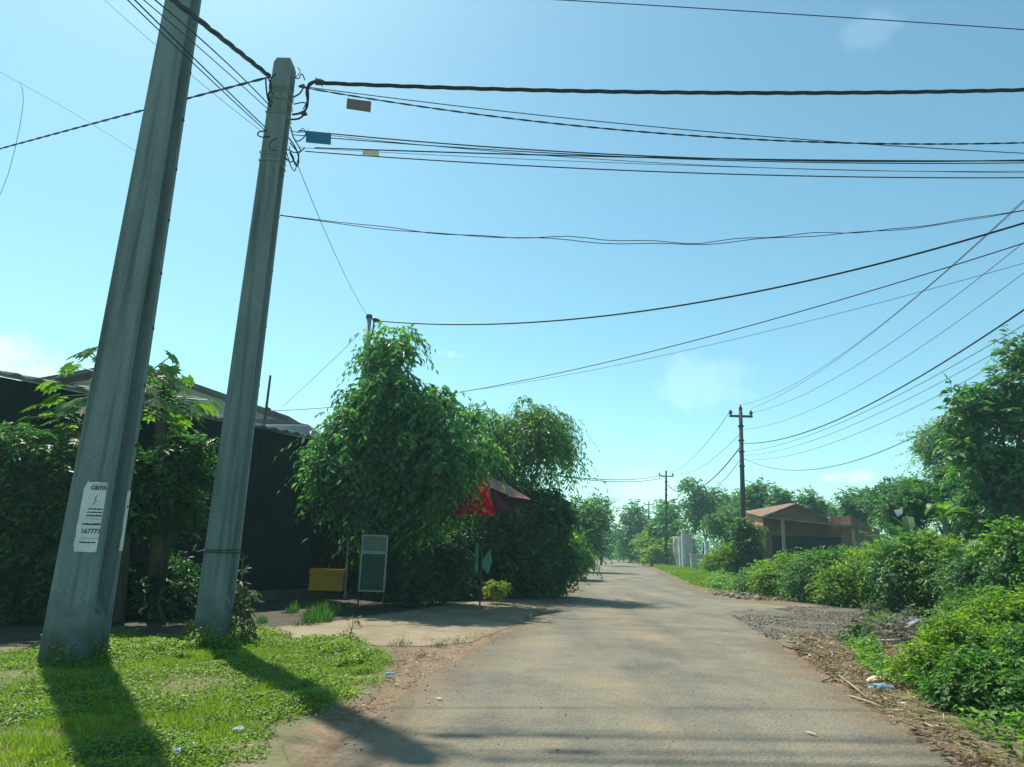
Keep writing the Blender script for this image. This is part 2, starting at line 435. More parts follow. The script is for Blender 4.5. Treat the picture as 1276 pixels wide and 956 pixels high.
def tree(name, label, cat, base, envs, mat, seed, nclump=30, crange=(0.3, 0.6), twigs=2500, k=8, tl=0.5, ll=0.1, lw=0.045,
         droop=0.5, ldroop=0.3, up=0.2, r0=0.12, fork=0.4, limbs=7, group=None, oval=False, crown='crown', bark=None, extra=None, stem='trunk', tone=None, flat=0.8):
    rng = np.random.default_rng(seed)
    base = Vector(base)
    root = empty(name, base, label, cat, group)
    cc, cr = subclumps(rng, envs, nclump, *crange, flat=flat)
    parts = [twig_leaves(rng, cc, cr, twigs, k, tl, ll, lw, droop, ldroop, up, oval, tone=tone)]
    if extra: parts += extra(rng, cc, cr)
    V, Pn, rn = join(parts)
    link(crown, np_mesh(crown, V, Pn, rn), mat, root)
    if r0:
        idx = rng.choice(len(cc), min(limbs, len(cc)), replace=False)
        tg = [tuple(cc[i]) for i in idx]
        trunk_mesh(rng, base, tg, r0, fork).build(stem, bark or MT['bark'], root, smooth=True)
    return root

# ------------------------------------------------------------------ world, sun
SUN_AZ, SUN_EL = R(-35.3), R(57)
SUND = Vector((math.sin(SUN_AZ)*math.cos(SUN_EL), math.cos(SUN_AZ)*math.cos(SUN_EL), math.sin(SUN_EL)))
SKY_TINT = (0.70, 1.0, 0.87)
SKY_STR = 0.13
w = bpy.data.worlds.new('World'); SC.world = w; w.use_nodes = True
nt = w.node_tree; N = nt.nodes; L = nt.links; N.clear()
wo = N.new('ShaderNodeOutputWorld'); bg = N.new('ShaderNodeBackground'); L.new(bg.outputs[0], wo.inputs[0])
sk = N.new('ShaderNodeTexSky'); sk.sky_type = 'NISHITA'; sk.sun_disc = False
sk.sun_elevation = SUN_EL; sk.sun_rotation = SUN_AZ; sk.altitude = 100; sk.air_density = 1.0; sk.dust_density = 0.55; sk.ozone_density = 1.2
tint = N.new('ShaderNodeMix'); tint.data_type = 'RGBA'; tint.blend_type = 'MULTIPLY'; tint.inputs[0].default_value = 1
tint.inputs[7].default_value = (*SKY_TINT, 1)
L.new(sk.outputs[0], tint.inputs[6])
col = tint.outputs[2]
tcw = N.new('ShaderNodeTexCoord')
nzc = N.new('ShaderNodeTexNoise'); nzc.inputs['Scale'].default_value = 19; nzc.inputs['Detail'].default_value = 7; nzc.inputs['Roughness'].default_value = 0.6
L.new(tcw.outputs['Generated'], nzc.inputs['Vector'])
def cloud(px, py, wpx, hpx, amount):
    """a small cloud in a fixed direction of the sky"""
    global col
    c = ray(px, py).normalized()
    rt = c.cross(Vector((0, 0, 1))).normalized(); up_ = rt.cross(c)
    s = N.new('ShaderNodeVectorMath'); s.operation = 'SUBTRACT'; L.new(tcw.outputs['Generated'], s.inputs[0]); s.inputs[1].default_value = c
    outs = []
    for ax, sz in ((rt, wpx / F), (up_, hpx / F)):
        d = N.new('ShaderNodeVectorMath'); d.operation = 'DOT_PRODUCT'; L.new(s.outputs[0], d.inputs[0]); d.inputs[1].default_value = ax / sz
        q = N.new('ShaderNodeMath'); q.operation = 'POWER'; L.new(d.outputs['Value'], q.inputs[0]); q.inputs[1].default_value = 2
        outs.append(q)
    a = N.new('ShaderNodeMath'); a.operation = 'ADD'; L.new(outs[0].outputs[0], a.inputs[0]); L.new(outs[1].outputs[0], a.inputs[1])
    # behind the viewer the same offsets recur: keep the near half of the sky only
    e = N.new('ShaderNodeMath'); e.operation = 'MULTIPLY_ADD'; L.new(nzc.outputs[0], e.inputs[0]); e.inputs[1].default_value = 3.2
    L.new(a.outputs[0], e.inputs[2])
    mr = N.new('ShaderNodeMapRange'); mr.interpolation_type = 'SMOOTHSTEP'
    L.new(e.outputs[0], mr.inputs[0]); mr.inputs[1].default_value = 1.5; mr.inputs[2].default_value = 2.35
    mr.inputs[3].default_value = amount; mr.inputs[4].default_value = 0
    fr = N.new('ShaderNodeVectorMath'); fr.operation = 'DOT_PRODUCT'; L.new(tcw.outputs['Generated'], fr.inputs[0]); fr.inputs[1].default_value = c
    gt = N.new('ShaderNodeMath'); gt.operation = 'GREATER_THAN'; L.new(fr.outputs['Value'], gt.inputs[0]); gt.inputs[1].default_value = 0
    ml = N.new('ShaderNodeMath'); ml.operation = 'MULTIPLY'; L.new(mr.outputs[0], ml.inputs[0]); L.new(gt.outputs[0], ml.inputs[1])
    mx = N.new('ShaderNodeMix'); mx.data_type = 'RGBA'; L.new(ml.outputs[0], mx.inputs[0]); L.new(col, mx.inputs[6])
    mx.inputs[7].default_value = (5.6, 7.6, 7.8, 1)
    col = mx.outputs[2]
cloud(28, 462, 75, 38, 0.6)
cloud(885, 482, 80, 44, 0.17)
cloud(560, 441, 26, 9, 0.5)
cloud(1056, 595, 40, 10, 0.6)
cloud(790, 610, 90, 26, 0.35)
cloud(1082, 42, 40, 24, 0.09)
L.new(col, bg.inputs[0]); bg.inputs[1].default_value = SKY_STR
sl = bpy.data.lights.new('sun', 'SUN'); sl.energy = 4.9; sl.angle = R(0.9); sl.color = (1.0, 0.93, 0.78)
so = bpy.data.objects.new('sun', sl); COL.objects.link(so); so.rotation_euler = SUND.to_track_quat('Z', 'Y').to_euler(); so.location = (0, 0, 30)
vs = SC.view_settings
vs.view_transform = 'Standard'; vs.look = 'None'; vs.exposure = 0.57; vs.gamma = 1; vs.use_curve_mapping = False

# ------------------------------------------------------------------ ground and road
def coords(lo, hi, near_lo, near_hi, step):
    a = list(np.arange(near_lo, near_hi + 1e-6, step))
    v = near_hi; s = step
    while v < hi:
        s *= 1.35; v += s; a.append(min(v, hi))
    v = near_lo; s = step
    while v > lo:
        s *= 1.35; v -= s; a.insert(0, max(v, lo))
    return np.unique(np.array(a))
gx = coords(-500, 500, -14, 16, 0.4); gy = coords(-60, 700, 1, 32, 0.4)
XX, YY = np.meshgrid(gx, gy); V = np.stack([XX.ravel(), YY.ravel(), np.zeros(XX.size)], 1)
nx = len(gx)
i, j = np.meshgrid(np.arange(nx - 1), np.arange(len(gy) - 1)); b = (j * nx + i).ravel()
q = np.stack([b, b + 1, b + nx + 1, b + nx], 1)
MT['soil'] = surf('soil_and_low_green', (0.085, 0.095, 0.035), (0.13, 0.12, 0.055), scale=0.9, bump=0.6, bscale=18, c3=(0.19, 0.15, 0.09))
g = link('ground', np_mesh('ground', V, [q]), MT['soil']); props(g, kind='structure')

def fractal_edge(pts, step=0.35, amp=0.12, seed=0.0, closed=True):
    out = []; n = len(pts)
    for a in range(n if closed else n - 1):
        p, q = Vector(pts[a]), Vector(pts[(a + 1) % n])
        k = max(1, min(60, int((q - p).length / step)))
        nrm = Vector((-(q - p).y, (q - p).x, 0)).normalized()
        for t in range(k):
            c = p.lerp(q, t / k)
            d = (mnoise.noise(c * 0.9 + Vector((seed, 0, 0))) + 0.5 * mnoise.noise(c * 2.7 + Vector((seed, 3, 0))) + 0.3 * mnoise.noise(c * 7 + Vector((seed, 5, 0)))) * amp * min(1.5, max(0.6, c.length / 12))
            out.append(c + nrm * d)
    return out

def inpoly(p, poly):
    x, y = p[:, 0], p[:, 1]; c = np.zeros(len(p), bool); n = len(poly)
    for i in range(n):
        x1, y1 = poly[i]; x2, y2 = poly[(i + 1) % n]
        k = ((y1 > y) != (y2 > y)) & (x < (x2 - x1) * (y - y1) / (y2 - y1 + 1e-12) + x1); c ^= k
    return c
def sheet(name, px, z, mat, amp=0.12, seed=0.0, step=0.3, extra_world=None):
    pts = [G(*p) if not isinstance(p, Vector) else p for p in px]
    ed = fractal_edge(pts, step, amp, seed)
    poly = np.array([(p.x, p.y) for p in ed])
    lo, hi = poly.min(0), poly.max(0)
    gy_ = [lo[1]]
    while gy_[-1] < hi[1]:
        gy_.append(gy_[-1] + min(3.0, max(.22, .03 * max(0, gy_[-1]))))
    gp_ = np.array([(x + .1 * math.sin(7 * y), y) for y in gy_ for x in np.arange(lo[0], hi[0], min(1.0, max(.22, .03 * y)))])
    gp_ = gp_[inpoly(gp_, [tuple(q) for q in poly])]
    def edist(q):
        A = poly; B = np.roll(poly, -1, 0); d = B - A; L2 = (d * d).sum(1) + 1e-12; best = np.full(len(q), 1e9)
        for i in range(len(A)):
            t = np.clip(((q - A[i]) @ d[i]) / L2[i], 0, 1); best = np.minimum(best, np.hypot(*(q - A[i] - t[:, None] * d[i]).T))
        return best
    gp_ = gp_[edist(gp_) > .06]
    allp = [Vector(p) for p in poly] + [Vector(p) for p in gp_]; nb = len(poly)
    vo, _e, fo, *_rest = delaunay_2d_cdt(allp, [(i, (i + 1) % nb) for i in range(nb)], [], 1, 1e-5)
    me = bpy.data.meshes.new(name)
    me.from_pydata([(v.x, v.y, z) for v in vo], [], [tuple(f) for f in fo]); me.update()
    bm = bmesh.new(); bm.from_mesh(me)
    bmesh.ops.reverse_faces(bm, faces=[f for f in bm.faces if f.normal.z < 0])
    bm.to_mesh(me); bm.free()
    at = me.attributes.new('edge', 'FLOAT', 'POINT')
    at.data.foreach_set('value', edist(np.array([(v.x, v.y) for v in vo])).astype(np.float32))
    o = link(name, me, mat); props(o, kind='structure')
    return ed

def dusty_edge(m, soil, wid=0.6, amp=0.9):
    """Loose soil of the verge has spread over the rim of a surface (uses the 'edge' distance)."""
    nt = m.node_tree; N = nt.nodes; L = nt.links
    b = next(n for n in N if n.type == 'BSDF_PRINCIPLED'); src = b.inputs['Base Color'].links[0].from_socket
    at = N.new('ShaderNodeAttribute'); at.attribute_name = 'edge'
    tc = N.new('ShaderNodeTexCoord'); nz = N.new('ShaderNodeTexNoise'); nz.inputs['Scale'].default_value = 1.7; nz.inputs['Detail'].default_value = 9; nz.inputs['Roughness'].default_value = 0.7
    L.new(tc.outputs['Object'], nz.inputs['Vector'])
    ma = N.new('ShaderNodeMath'); ma.operation = 'MULTIPLY_ADD'; L.new(nz.outputs[0], ma.inputs[0]); ma.inputs[1].default_value = wid * 2.4; L.new(at.outputs['Fac'], ma.inputs[2])
    mr = N.new('ShaderNodeMapRange'); L.new(ma.outputs[0], mr.inputs[0]); mr.inputs[1].default_value = wid * 1.0; mr.inputs[2].default_value = wid * 2.1; mr.inputs[3].default_value = amp; mr.inputs[4].default_value = 0
    n2 = N.new('ShaderNodeTexNoise'); n2.inputs['Scale'].default_value = 24; n2.inputs['Detail'].default_value = 5; L.new(tc.outputs['Object'], n2.inputs['Vector'])
    rs = ramp(N, [(0.3, tuple(c * .6 for c in soil)), (0.7, tuple(c * 1.3 for c in soil))]); L.new(n2.outputs[0], rs.inputs[0])
    mx = N.new('ShaderNodeMix'); mx.data_type = 'RGBA'; L.new(mr.outputs[0], mx.inputs[0]); L.new(src, mx.inputs[6]); L.new(rs.outputs[0], mx.inputs[7])
    L.new(mx.outputs[2], b.inputs['Base Color'])

# road material: worn, dusty surface; streaks follow the road
def roadmat():
    m, nt, N, L = newmat('worn_dusty_asphalt')
    out = N.new('ShaderNodeOutputMaterial'); b = N.new('ShaderNodeBsdfPrincipled'); L.new(b.outputs[0], out.inputs[0])
    tc = N.new('ShaderNodeTexCoord')
    mp = N.new('ShaderNodeMapping'); mp.inputs['Rotation'].default_value = (0, 0, R(7.5)); mp.inputs['Scale'].default_value = (1.0, 0.09, 1)
    L.new(tc.outputs['Object'], mp.inputs[0])
    a = N.new('ShaderNodeTexNoise'); a.inputs['Scale'].default_value = 1.1; a.inputs['Detail'].default_value = 5; L.new(mp.outputs[0], a.inputs['Vector'])
    ra = ramp(N, [(0.36, (0.145, 0.138, 0.112)), (0.52, (0.182, 0.168, 0.130)), (0.68, (0.218, 0.182, 0.128))]); L.new(a.outputs[0], ra.inputs[0])
    c = N.new('ShaderNodeTexNoise'); c.inputs['Scale'].default_value = 0.8; c.inputs['Detail'].default_value = 9; c.inputs['Roughness'].default_value = 0.68; L.new(tc.outputs['Object'], c.inputs['Vector'])
    rc = ramp(N, [(0.36, (0.70, 0.71, 0.73)), (0.5, (1, 1, 1)), (0.64, (1.26, 1.17, 1.02))]); L.new(c.outputs[0], rc.inputs[0])
    m1 = N.new('ShaderNodeMix'); m1.data_type = 'RGBA'; m1.blend_type = 'MULTIPLY'; m1.inputs[0].default_value = 1
    L.new(ra.outputs[0], m1.inputs[6]); L.new(rc.outputs[0], m1.inputs[7])
    v = N.new('ShaderNodeTexVoronoi'); v.inputs['Scale'].default_value = 55; L.new(tc.outputs['Object'], v.inputs['Vector'])
    rv = ramp(N, [(0.0, (0.80, 0.80, 0.80)), (0.6, (1.06, 1.06, 1.06))]); L.new(v.outputs['Color'], rv.inputs[0])
    m2 = N.new('ShaderNodeMix'); m2.data_type = 'RGBA'; m2.blend_type = 'MULTIPLY'; m2.inputs[0].default_value = 0.8
    L.new(m1.outputs[2], m2.inputs[6]); L.new(rv.outputs[0], m2.inputs[7])
    L.new(m2.outputs[2], b.inputs['Base Color']); b.inputs['Roughness'].default_value = 0.88; b.inputs['Specular IOR Level'].default_value = 0.25
    f = N.new('ShaderNodeTexNoise'); f.inputs['Scale'].default_value = 38; f.inputs['Detail'].default_value = 6; L.new(tc.outputs['Object'], f.inputs['Vector'])
    bp = N.new('ShaderNodeBump'); bp.inputs['Strength'].default_value = 0.85; bp.inputs['Distance'].default_value = 0.03
    L.new(f.outputs[0], bp.inputs['Height']); L.new(bp.outputs[0], b.inputs['Normal'])
    return m
MT['road'] = roadmat()
MT['verge'] = surf('brown_verge_soil', (0.11, 0.075, 0.045), (0.165, 0.11, 0.065), scale=2.2, bump=1.0, bscale=22, c3=(0.22, 0.16, 0.10), grain=0.4)
MT['sand'] = surf('pale_sandy_concrete', (0.13, 0.10, 0.065), (0.22, 0.175, 0.115), scale=1.3, bump=0.8, bscale=22, c3=(0.27, 0.22, 0.15))
MT['gravel_bed'] = surf('grey_gravel_bed', (0.07, 0.062, 0.048), (0.11, 0.096, 0.072), scale=2.5, bump=1.0, bscale=30, c3=(0.15, 0.13, 0.10), grain=.4)
dusty_edge(MT['road'], (.15, .108, .07), .6, .9)
dusty_edge(MT['sand'], (.15, .105, .062), .16, .8)
dusty_edge(MT['gravel_bed'], (.16, .145, .115), .75, .95)
dusty_edge(MT['verge'], (.10, .10, .045), .22, .85)

VG = [(335, 1010), (352, 930), (372, 905), (446, 876), (478, 850), (492, 826), (470, 806), (505, 798), (560, 792), (612, 772), (650, 752), (690, 738), (712, 719), (727, 706), (740, 697.5),
      (752, 694.5), (778, 696), (802, 702), (828, 713), (862, 731), (905, 741), (1000, 747), (1100, 752), (1165, 757), (1160, 772), (1085, 800), (1045, 826), (1110, 880), (1205, 928), (1300, 990), (1200, 1020)]
sheet('dirt_verge', VG, 0.005, MT['verge'], 0.16, 3.0)
SAND = [(292, 792), (330, 784), (430, 772), (520, 760), (600, 749), (655, 742), (690, 741), (672, 762), (628, 786), (585, 801), (530, 806), (470, 806), (430, 797), (360, 797)]
MT['shade_earth'] = surf('shade_dark_earth', (0.022, 0.020, 0.014), (0.04, 0.035, 0.025), scale=2, bump=0.8, bscale=22, c3=(0.06, 0.05, 0.035))
sheet('shaded_yard', [(-160, 806), (-160, 760), (60, 742), (330, 732), (470, 728), (660, 728), (668, 741), (600, 749), (520, 760), (430, 772), (330, 784), (292, 792), (200, 800), (60, 806)], 0.0075, MT['shade_earth'], .15, 21.0)  # dark sheet puts the shade before the shed into the ground colour
sheet('sandy_drive', SAND, 0.010, MT['sand'], 0.10, 9.0, 0.25)
RD = [(385, 1010), (415, 938), (470, 893), (530, 845), (583, 812), (632, 792), (668, 768), (706, 740), (722, 722), (733, 707), (743, 697.8),
      (754, 695), (774, 696.6), (797, 703), (822, 714), (852, 732), (893, 746), (945, 752), (1050, 756), (1150, 758), (1140, 766), (1040, 776), (975, 790), (985, 815), (1020, 842), (1085, 886), (1180, 938), (1240, 985), (1170, 1020)]
sheet('road', RD, 0.015, MT['road'], 0.13, 6.0)
sheet('side_track', [(905, 764), (985, 758), (1060, 758), (1150, 760), (1135, 785), (1110, 812), (1050, 822), (1000, 812), (955, 792), (925, 776)], 0.020, MT['gravel_bed'], 0.2, 14.0, 0.2)

# ------------------------------------------------------------------ poles with a recessed H section
def foot_and_streaks(m, z1=0.75, soil=(0.03, 0.045, 0.03)):  # concrete darker towards the foot, with dark streaks down the shaft
    nt = m.node_tree; N = nt.nodes; L = nt.links
    b = next(n for n in N if n.type == 'BSDF_PRINCIPLED'); src = b.inputs['Base Color'].links[0].from_socket
    tc = N.new('ShaderNodeTexCoord'); sp = N.new('ShaderNodeSeparateXYZ'); L.new(tc.outputs['Object'], sp.inputs[0])
    nz = N.new('ShaderNodeTexNoise'); nz.inputs['Scale'].default_value = 5; nz.inputs['Detail'].default_value = 7; L.new(tc.outputs['Object'], nz.inputs['Vector'])
    ma = N.new('ShaderNodeMath'); ma.operation = 'MULTIPLY_ADD'; L.new(nz.outputs[0], ma.inputs[0]); ma.inputs[1].default_value = 1.1; L.new(sp.outputs[2], ma.inputs[2])
    mr = N.new('ShaderNodeMapRange'); L.new(ma.outputs[0], mr.inputs[0]); mr.inputs[1].default_value = .55; mr.inputs[2].default_value = .55 + z1; mr.inputs[3].default_value = .85; mr.inputs[4].default_value = 0
    # damp streaks running down from the top
    mp = N.new('ShaderNodeMapping'); mp.inputs['Scale'].default_value = (9, 9, .35); L.new(tc.outputs['Object'], mp.inputs[0])
    n3 = N.new('ShaderNodeTexNoise'); n3.inputs['Scale'].default_value = 1.0; n3.inputs['Detail'].default_value = 6; L.new(mp.outputs[0], n3.inputs['Vector'])
    m3 = N.new('ShaderNodeMapRange'); L.new(n3.outputs[0], m3.inputs[0]); m3.inputs[1].default_value = .5; m3.inputs[2].default_value = .75; m3.inputs[3].default_value = 0; m3.inputs[4].default_value = .8
    mm = N.new('ShaderNodeMath'); mm.operation = 'MAXIMUM'; L.new(mr.outputs[0], mm.inputs[0]); L.new(m3.outputs[0], mm.inputs[1])
    mx = N.new('ShaderNodeMix'); mx.data_type = 'RGBA'; L.new(mm.outputs[0], mx.inputs[0]); L.new(src, mx.inputs[6]); mx.inputs[7].default_value = (*soil, 1)  # soil is the dark tint of foot and streaks
    L.new(mx.outputs[2], b.inputs['Base Color'])
foot_and_streaks(MT['concrete'])

def h_pole(path_base, path_top, w0, d0, w1, d1, z_rec=0.55, rec=0.09, parent=None, name='shaft', mat=None, ragged=False):
    b, t = Vector(path_base), Vector(path_top)
    H = (t - b).length
    rings = []
    zs = [(-0.4, 0), (0.0, 0), (z_rec * 0.8, 0), (z_rec + 0.12, 1)] + [(z_rec + 0.12 + (H - 0.5 - z_rec) * k / 10, 1) for k in range(1, 11)] + [(H - 0.25, 0.15), (H - 0.08, 0), (H, 0)]
    for z, rc in zs:
        k = max(0, z / H); wv = (w0 + (w1 - w0) * k) / 2; dv = (d0 + (d1 - d0) * k) / 2
        if z >= H - 0.01: wv *= 0.8; dv *= 0.8
        r_ = rec * rc * (wv * 2 / w0); fl = dv * 0.42; bv = min(0.03, dv * 0.15)
        c = b + (t - b) * (z / H)
        ch = min(0.02, wv * 0.1)
        half = [(wv - ch, -dv), (wv, -dv + ch), (wv, -dv + fl), (wv - r_, -dv + fl + bv), (wv - r_, dv - fl - bv), (wv, dv - fl), (wv, dv - ch), (wv - ch, dv)]
        sec = half + [(-x, -y) for x, y in half]
        rings.append([c + Vector((x, y, 0)) for x, y in sec])
    m = MB(); n = len(rings[0])
    v = [p for r_ in rings for p in r_]
    f = [(i * n + k, i * n + (k + 1) % n, (i + 1) * n + (k + 1) % n, (i + 1) * n + k) for i in range(len(rings) - 1) for k in range(n)]
    f += [tuple(range(n))[::-1], tuple((len(rings) - 1) * n + k for k in range(n))]
    m.add(v, f)
    return m.build(name, mat or MT['concrete'], parent)

PB1 = G(90, 826); PT1 = P(229, 0, PB1.y + 0.03); PT1 = PB1 + (PT1 - PB1) * 1.22
pole1 = empty('utility_pole', PB1, 'thick grey concrete pole with a torn paper notice, nearest on the grass', 'utility pole', 'roadside utility poles')
h_pole(PB1, PT1, 0.44, 0.47, 0.26, 0.30, 0.55, 0.17, pole1)
PB2 = G(262, 806); PT2 = P(356, 78, PB2.y + 0.02)
Y2 = PB2.y
pole2 = empty('utility_pole', PB2, 'slimmer concrete pole on the grass carrying black cables and wire bands at its top', 'utility pole', 'roadside utility poles')
h_pole(PB2, PT2, 0.335, 0.34, 0.255, 0.26, 0.6, 0.11, pole2)
H2 = (PT2 - PB2).length
def on2(k):   # point on the axis of the second pole
    return PB2 + (PT2 - PB2) * k
def half2(k):
    return 0.335 + (0.255 - 0.335) * k, 0.34 + (0.26 - 0.34) * k

# wire bands
def band(k, parent, n=1, mat=None, r=0.006, name='wire_band'):
    m = MB()
    for i in range(n):
        c = on2(k) + Vector((0, 0, i * 0.022)); wv, dv = half2(k)
        wv = wv / 2 + 0.008; dv = dv / 2 + 0.008; tl = RNG.uniform(-0.03, 0.03)
        pts = [c + Vector((-wv, -dv, 0)), c + Vector((wv, -dv, tl)), c + Vector((wv, dv, tl)), c + Vector((-wv, dv, 0)), c + Vector((-wv, -dv, 0.004))]
        m.tube(pts, r, 5)
    return m.build(name, mat or MT['steel'], parent)
for k, n_ in ((0.932, 3), (0.915, 2), (0.885, 2), (0.805, 2), (0.79, 2)):
    band(k, pole2, n_)
band(0.135, pole2, 2, MT['iron'], 0.007)
m = MB(); c = on2(0.135) + Vector((-0.16, -0.19, 0))
m.tube([c + Vector((0.0, 0, 0.02)), c + Vector((-0.05, -0.02, 0)), c + Vector((-0.09, -0.03, 0.02)), c + Vector((-0.08, -0.03, 0.07))], 0.008, 5)
m.build('hook', MT['iron'], pole2, smooth=True)
CLUTTER = []
# the clamp and slack loops right of the pole's head
def px2(x, y, dY=0.0):
    return P(x, y, Y2 - 0.12 + dY)
for pts_, r_, dy_ in (([(344, 92), (338, 98), (336, 110), (341, 118)], .010, -.12), ([(371, 84), (374, 90), (368, 97)], .006, 0), ([(362, 163), (373, 165), (377, 160), (382, 166)], .006, 0), ([(358, 186), (366, 190), (374, 189), (380, 184)], .009, 0),
                       ([(357, 190), (362, 206), (367, 213), (370, 204), (373, 192)], .007, 0), ([(360, 182), (364, 196), (368, 206), (372, 208)], .006, 0), ([(345, 172), (338, 176), (336, 184), (344, 188)], .008, -.12), ([(366, 96), (372, 98), (376, 92), (380, 100)], .008, 0)):
    CLUTTER.append((pts_, r_, dy_))
m = MB(); a = px2(391, 102); bb = px2(405, 103)
m.tube([a, a.lerp(bb, 0.25), a.lerp(bb, 0.8), bb], [0.02, 0.045, 0.04, 0.02], 7)
for x, y in ((394, 97), (402, 108), (399, 98)):
    m.tube([px2(398, 102), px2(x, y)], 0.008, 5)
m.build('anchor_clamp', MT['iron'], pole2)
def loop(pts, r, name='slack_loop', mat='cable', parent=pole2, dY=0.0):
    P_ = [px2(x, y, dY) for x, y in pts]
    # Catmull-Rom through the points
    out = []
    for i in range(len(P_) - 1):
        p0, p1, p2, p3 = P_[max(i-1, 0)], P_[i], P_[i+1], P_[min(i+2, len(P_)-1)]
        for s in range(6):
            t = s / 6
            out.append(0.5 * ((2*p1) + (p2-p0)*t + (2*p0-5*p1+4*p2-p3)*t*t + (-p0+3*p1-3*p2+p3)*t**3))
    out.append(P_[-1])
    m = MB(); m.tube(out, r, 6); return m.build(name, MT[mat], parent, smooth=True)
loop([(392, 101), (384, 106), (384, 120), (382, 135), (374, 141), (364, 143)], 0.016)
loop([(391, 103), (382, 112), (383, 126), (379, 142), (372, 148), (362, 149)], 0.014)
loop([(372, 108), (379, 106), (374, 116), (366, 121)], 0.012)
loop([(366, 130), (376, 128), (381, 129), (378, 136)], 0.009)
loop([(331, 97), (332, 112), (334, 124), (338, 132)], 0.012, dY=-0.12)
loop([(334, 97), (338, 108), (334, 120), (340, 128)], 0.012, dY=-0.12)
loop([(362, 158), (366, 172), (371, 176), (378, 172), (382, 165)], 0.009)
loop([(360, 172), (368, 184), (372, 196), (371, 206), (366, 200), (361, 190)], 0.010)
loop([(361, 178), (372, 190), (374, 186), (368, 176)], 0.008)
loop([(355, 196), (362, 202), (366, 198), (362, 190)], 0.009)
for pts_, r_, dy_ in CLUTTER: loop(pts_, r_, dY=dy_)
loop([(333, 163), (324, 164), (321, 168), (327, 171), (336, 170)], 0.010, dY=-0.15)
m = MB(); m.tube([px2(375, 142), px2(379, 141), px2(382, 143)], [0.02, 0.042, 0.02], 7); m.build('connector', MT['iron'], pole2)

for pole_, b_, t_, w0_, w1_, d0_, d1_, ks in ((pole1, PB1, PT1, .44, .26, .47, .30, (.16, .23, .30, .37, .44, .51, .58, .65, .72)), (pole2, PB2, PT2, .335, .255, .34, .26, (.2, .3, .4, .5, .6, .7, .78))):
    for k in ks:
        c = b_ + (t_ - b_) * k; wv = (w0_ + (w1_ - w0_) * k) / 2; dv = (d0_ + (d1_ - d0_) * k) / 2
        m = MB(); q = c + Vector((wv - .006, dv * .80, 0)); m.tube([q, q + Vector((.012, 0, 0))], .022 if pole_ is pole1 else .014, 9); m.build('bolt_hole', MT['iron'], pole_)
# the paper notice glued to the front face of the nearest pole, and its strip on the far edge
def on1(k): return PB1 + (PT1 - PB1) * k
def half1(k): return 0.44 + (0.26 - 0.44) * k, 0.47 + (0.30 - 0.47) * k
def face1(u, k, off=0.006):
    """a point on the front face: u from -1 (left edge) to 1"""
    wv, dv = half1(k); c = on1(k)
    return Vector((c.x + u * wv / 2, c.y - dv / 2 - off, c.z))
HP1 = (PT1 - PB1).length
def k_at(py):
    lo, hi = 0, 1
    for _ in range(40):
        mm = (lo + hi) / 2
        if proj(face1(0, mm))[1] > py: lo = mm
        else: hi = mm
    return lo
kt, kb = k_at(600), k_at(688)
m = MB()
uu = [-0.22, -0.02, 0.3, 0.62, 0.93]; nk = 9
vv = []
for a in range(nk + 1):
    k = kb + (kt - kb) * a / nk
    for i_, u_ in enumerate(uu):
        jit = RNG.uniform(-0.03, 0.03) if i_ in (0,) else 0
        if i_ == 0 and a in (0, nk): jit += 0.12
        vv.append(face1(u_ + jit - (0.03 * (1 - a / nk)), k + (RNG.uniform(-0.0012, 0.0012) if a in (0, nk) else 0), 0.004))
m.add(vv, [(a * 5 + i, a * 5 + i + 1, (a + 1) * 5 + i + 1, (a + 1) * 5 + i) for a in range(nk) for i in range(4)])
notice = m.build('notice', MT['paper'], pole1)
sm = notice.modifiers.new('thickness', 'SOLIDIFY'); sm.thickness = 0.003; sm.offset = 1
m = MB(); wv, dv = half1((kt + kb) / 2)
vv = []
for a in range(7):
    k = kb + (kt - kb) * (0.02 + 0.9 * a / 6); wv, dv = half1(k); c = on1(k)
    y0 = c.y + dv / 2 - 0.075 - RNG.uniform(0, 0.02)
    vv += [(c.x + wv / 2 + 0.004, y0, c.z), (c.x + wv / 2 + 0.004, c.y + dv / 2 - 0.022, c.z)]
m.add(vv, [(2 * a, 2 * a + 1, 2 * a + 3, 2 * a + 2) for a in range(6)])
ns = m.build('notice_strip', MT['paper'], pole1)
sm = ns.modifiers.new('thickness', 'SOLIDIFY'); sm.thickness = 0.002; sm.offset = 1

def text_on_notice(s, u0, u1, py, hpx, mat='ink', bold=0.004):
    k = k_at(py)
    cu = bpy.data.curves.new('lettering', 'FONT'); cu.body = s; cu.size = 1; cu.offset = 0.012; cu.extrude = 0.002
    o = bpy.data.objects.new('lettering', cu); COL.objects.link(o)
    bpy.context.view_layer.update()
    bbx = [Vector(c) for c in o.bound_box]
    wd = max(c.x for c in bbx) - min(c.x for c in bbx); ht = max(c.y for c in bbx) - min(c.y for c in bbx)
    a = face1(u0, k, 0.0095); c2 = face1(u1, k, 0.0095); hm = hpx * mpp(PB1.y) * 1.05
    cu.materials.append(MT[mat])
    dg = bpy.context.evaluated_depsgraph_get()
    me = bpy.data.meshes.new_from_object(o.evaluated_get(dg))
    bpy.data.objects.remove(o)
    sx = (c2 - a).length / wd; sy = hm / ht
    me.transform(Matrix.Translation(a - world_loc(notice)) @ Matrix(((sx, 0, 0, 0), (0, 0, -0.5, 0), (0, sy, 0, 0), (0, 0, 0, 1))))
    t = bpy.data.objects.new('lettering', me); COL.objects.link(t); t.parent = notice
for (s, u0, u1, py, h_, mt) in (('cams', 0.12, 0.9, 610, 4.6, 'ink'), ('167777', -0.02, 0.9, 664.5, 5.4, 'ink')):
    text_on_notice(s, u0, u1, py, h_, mt)
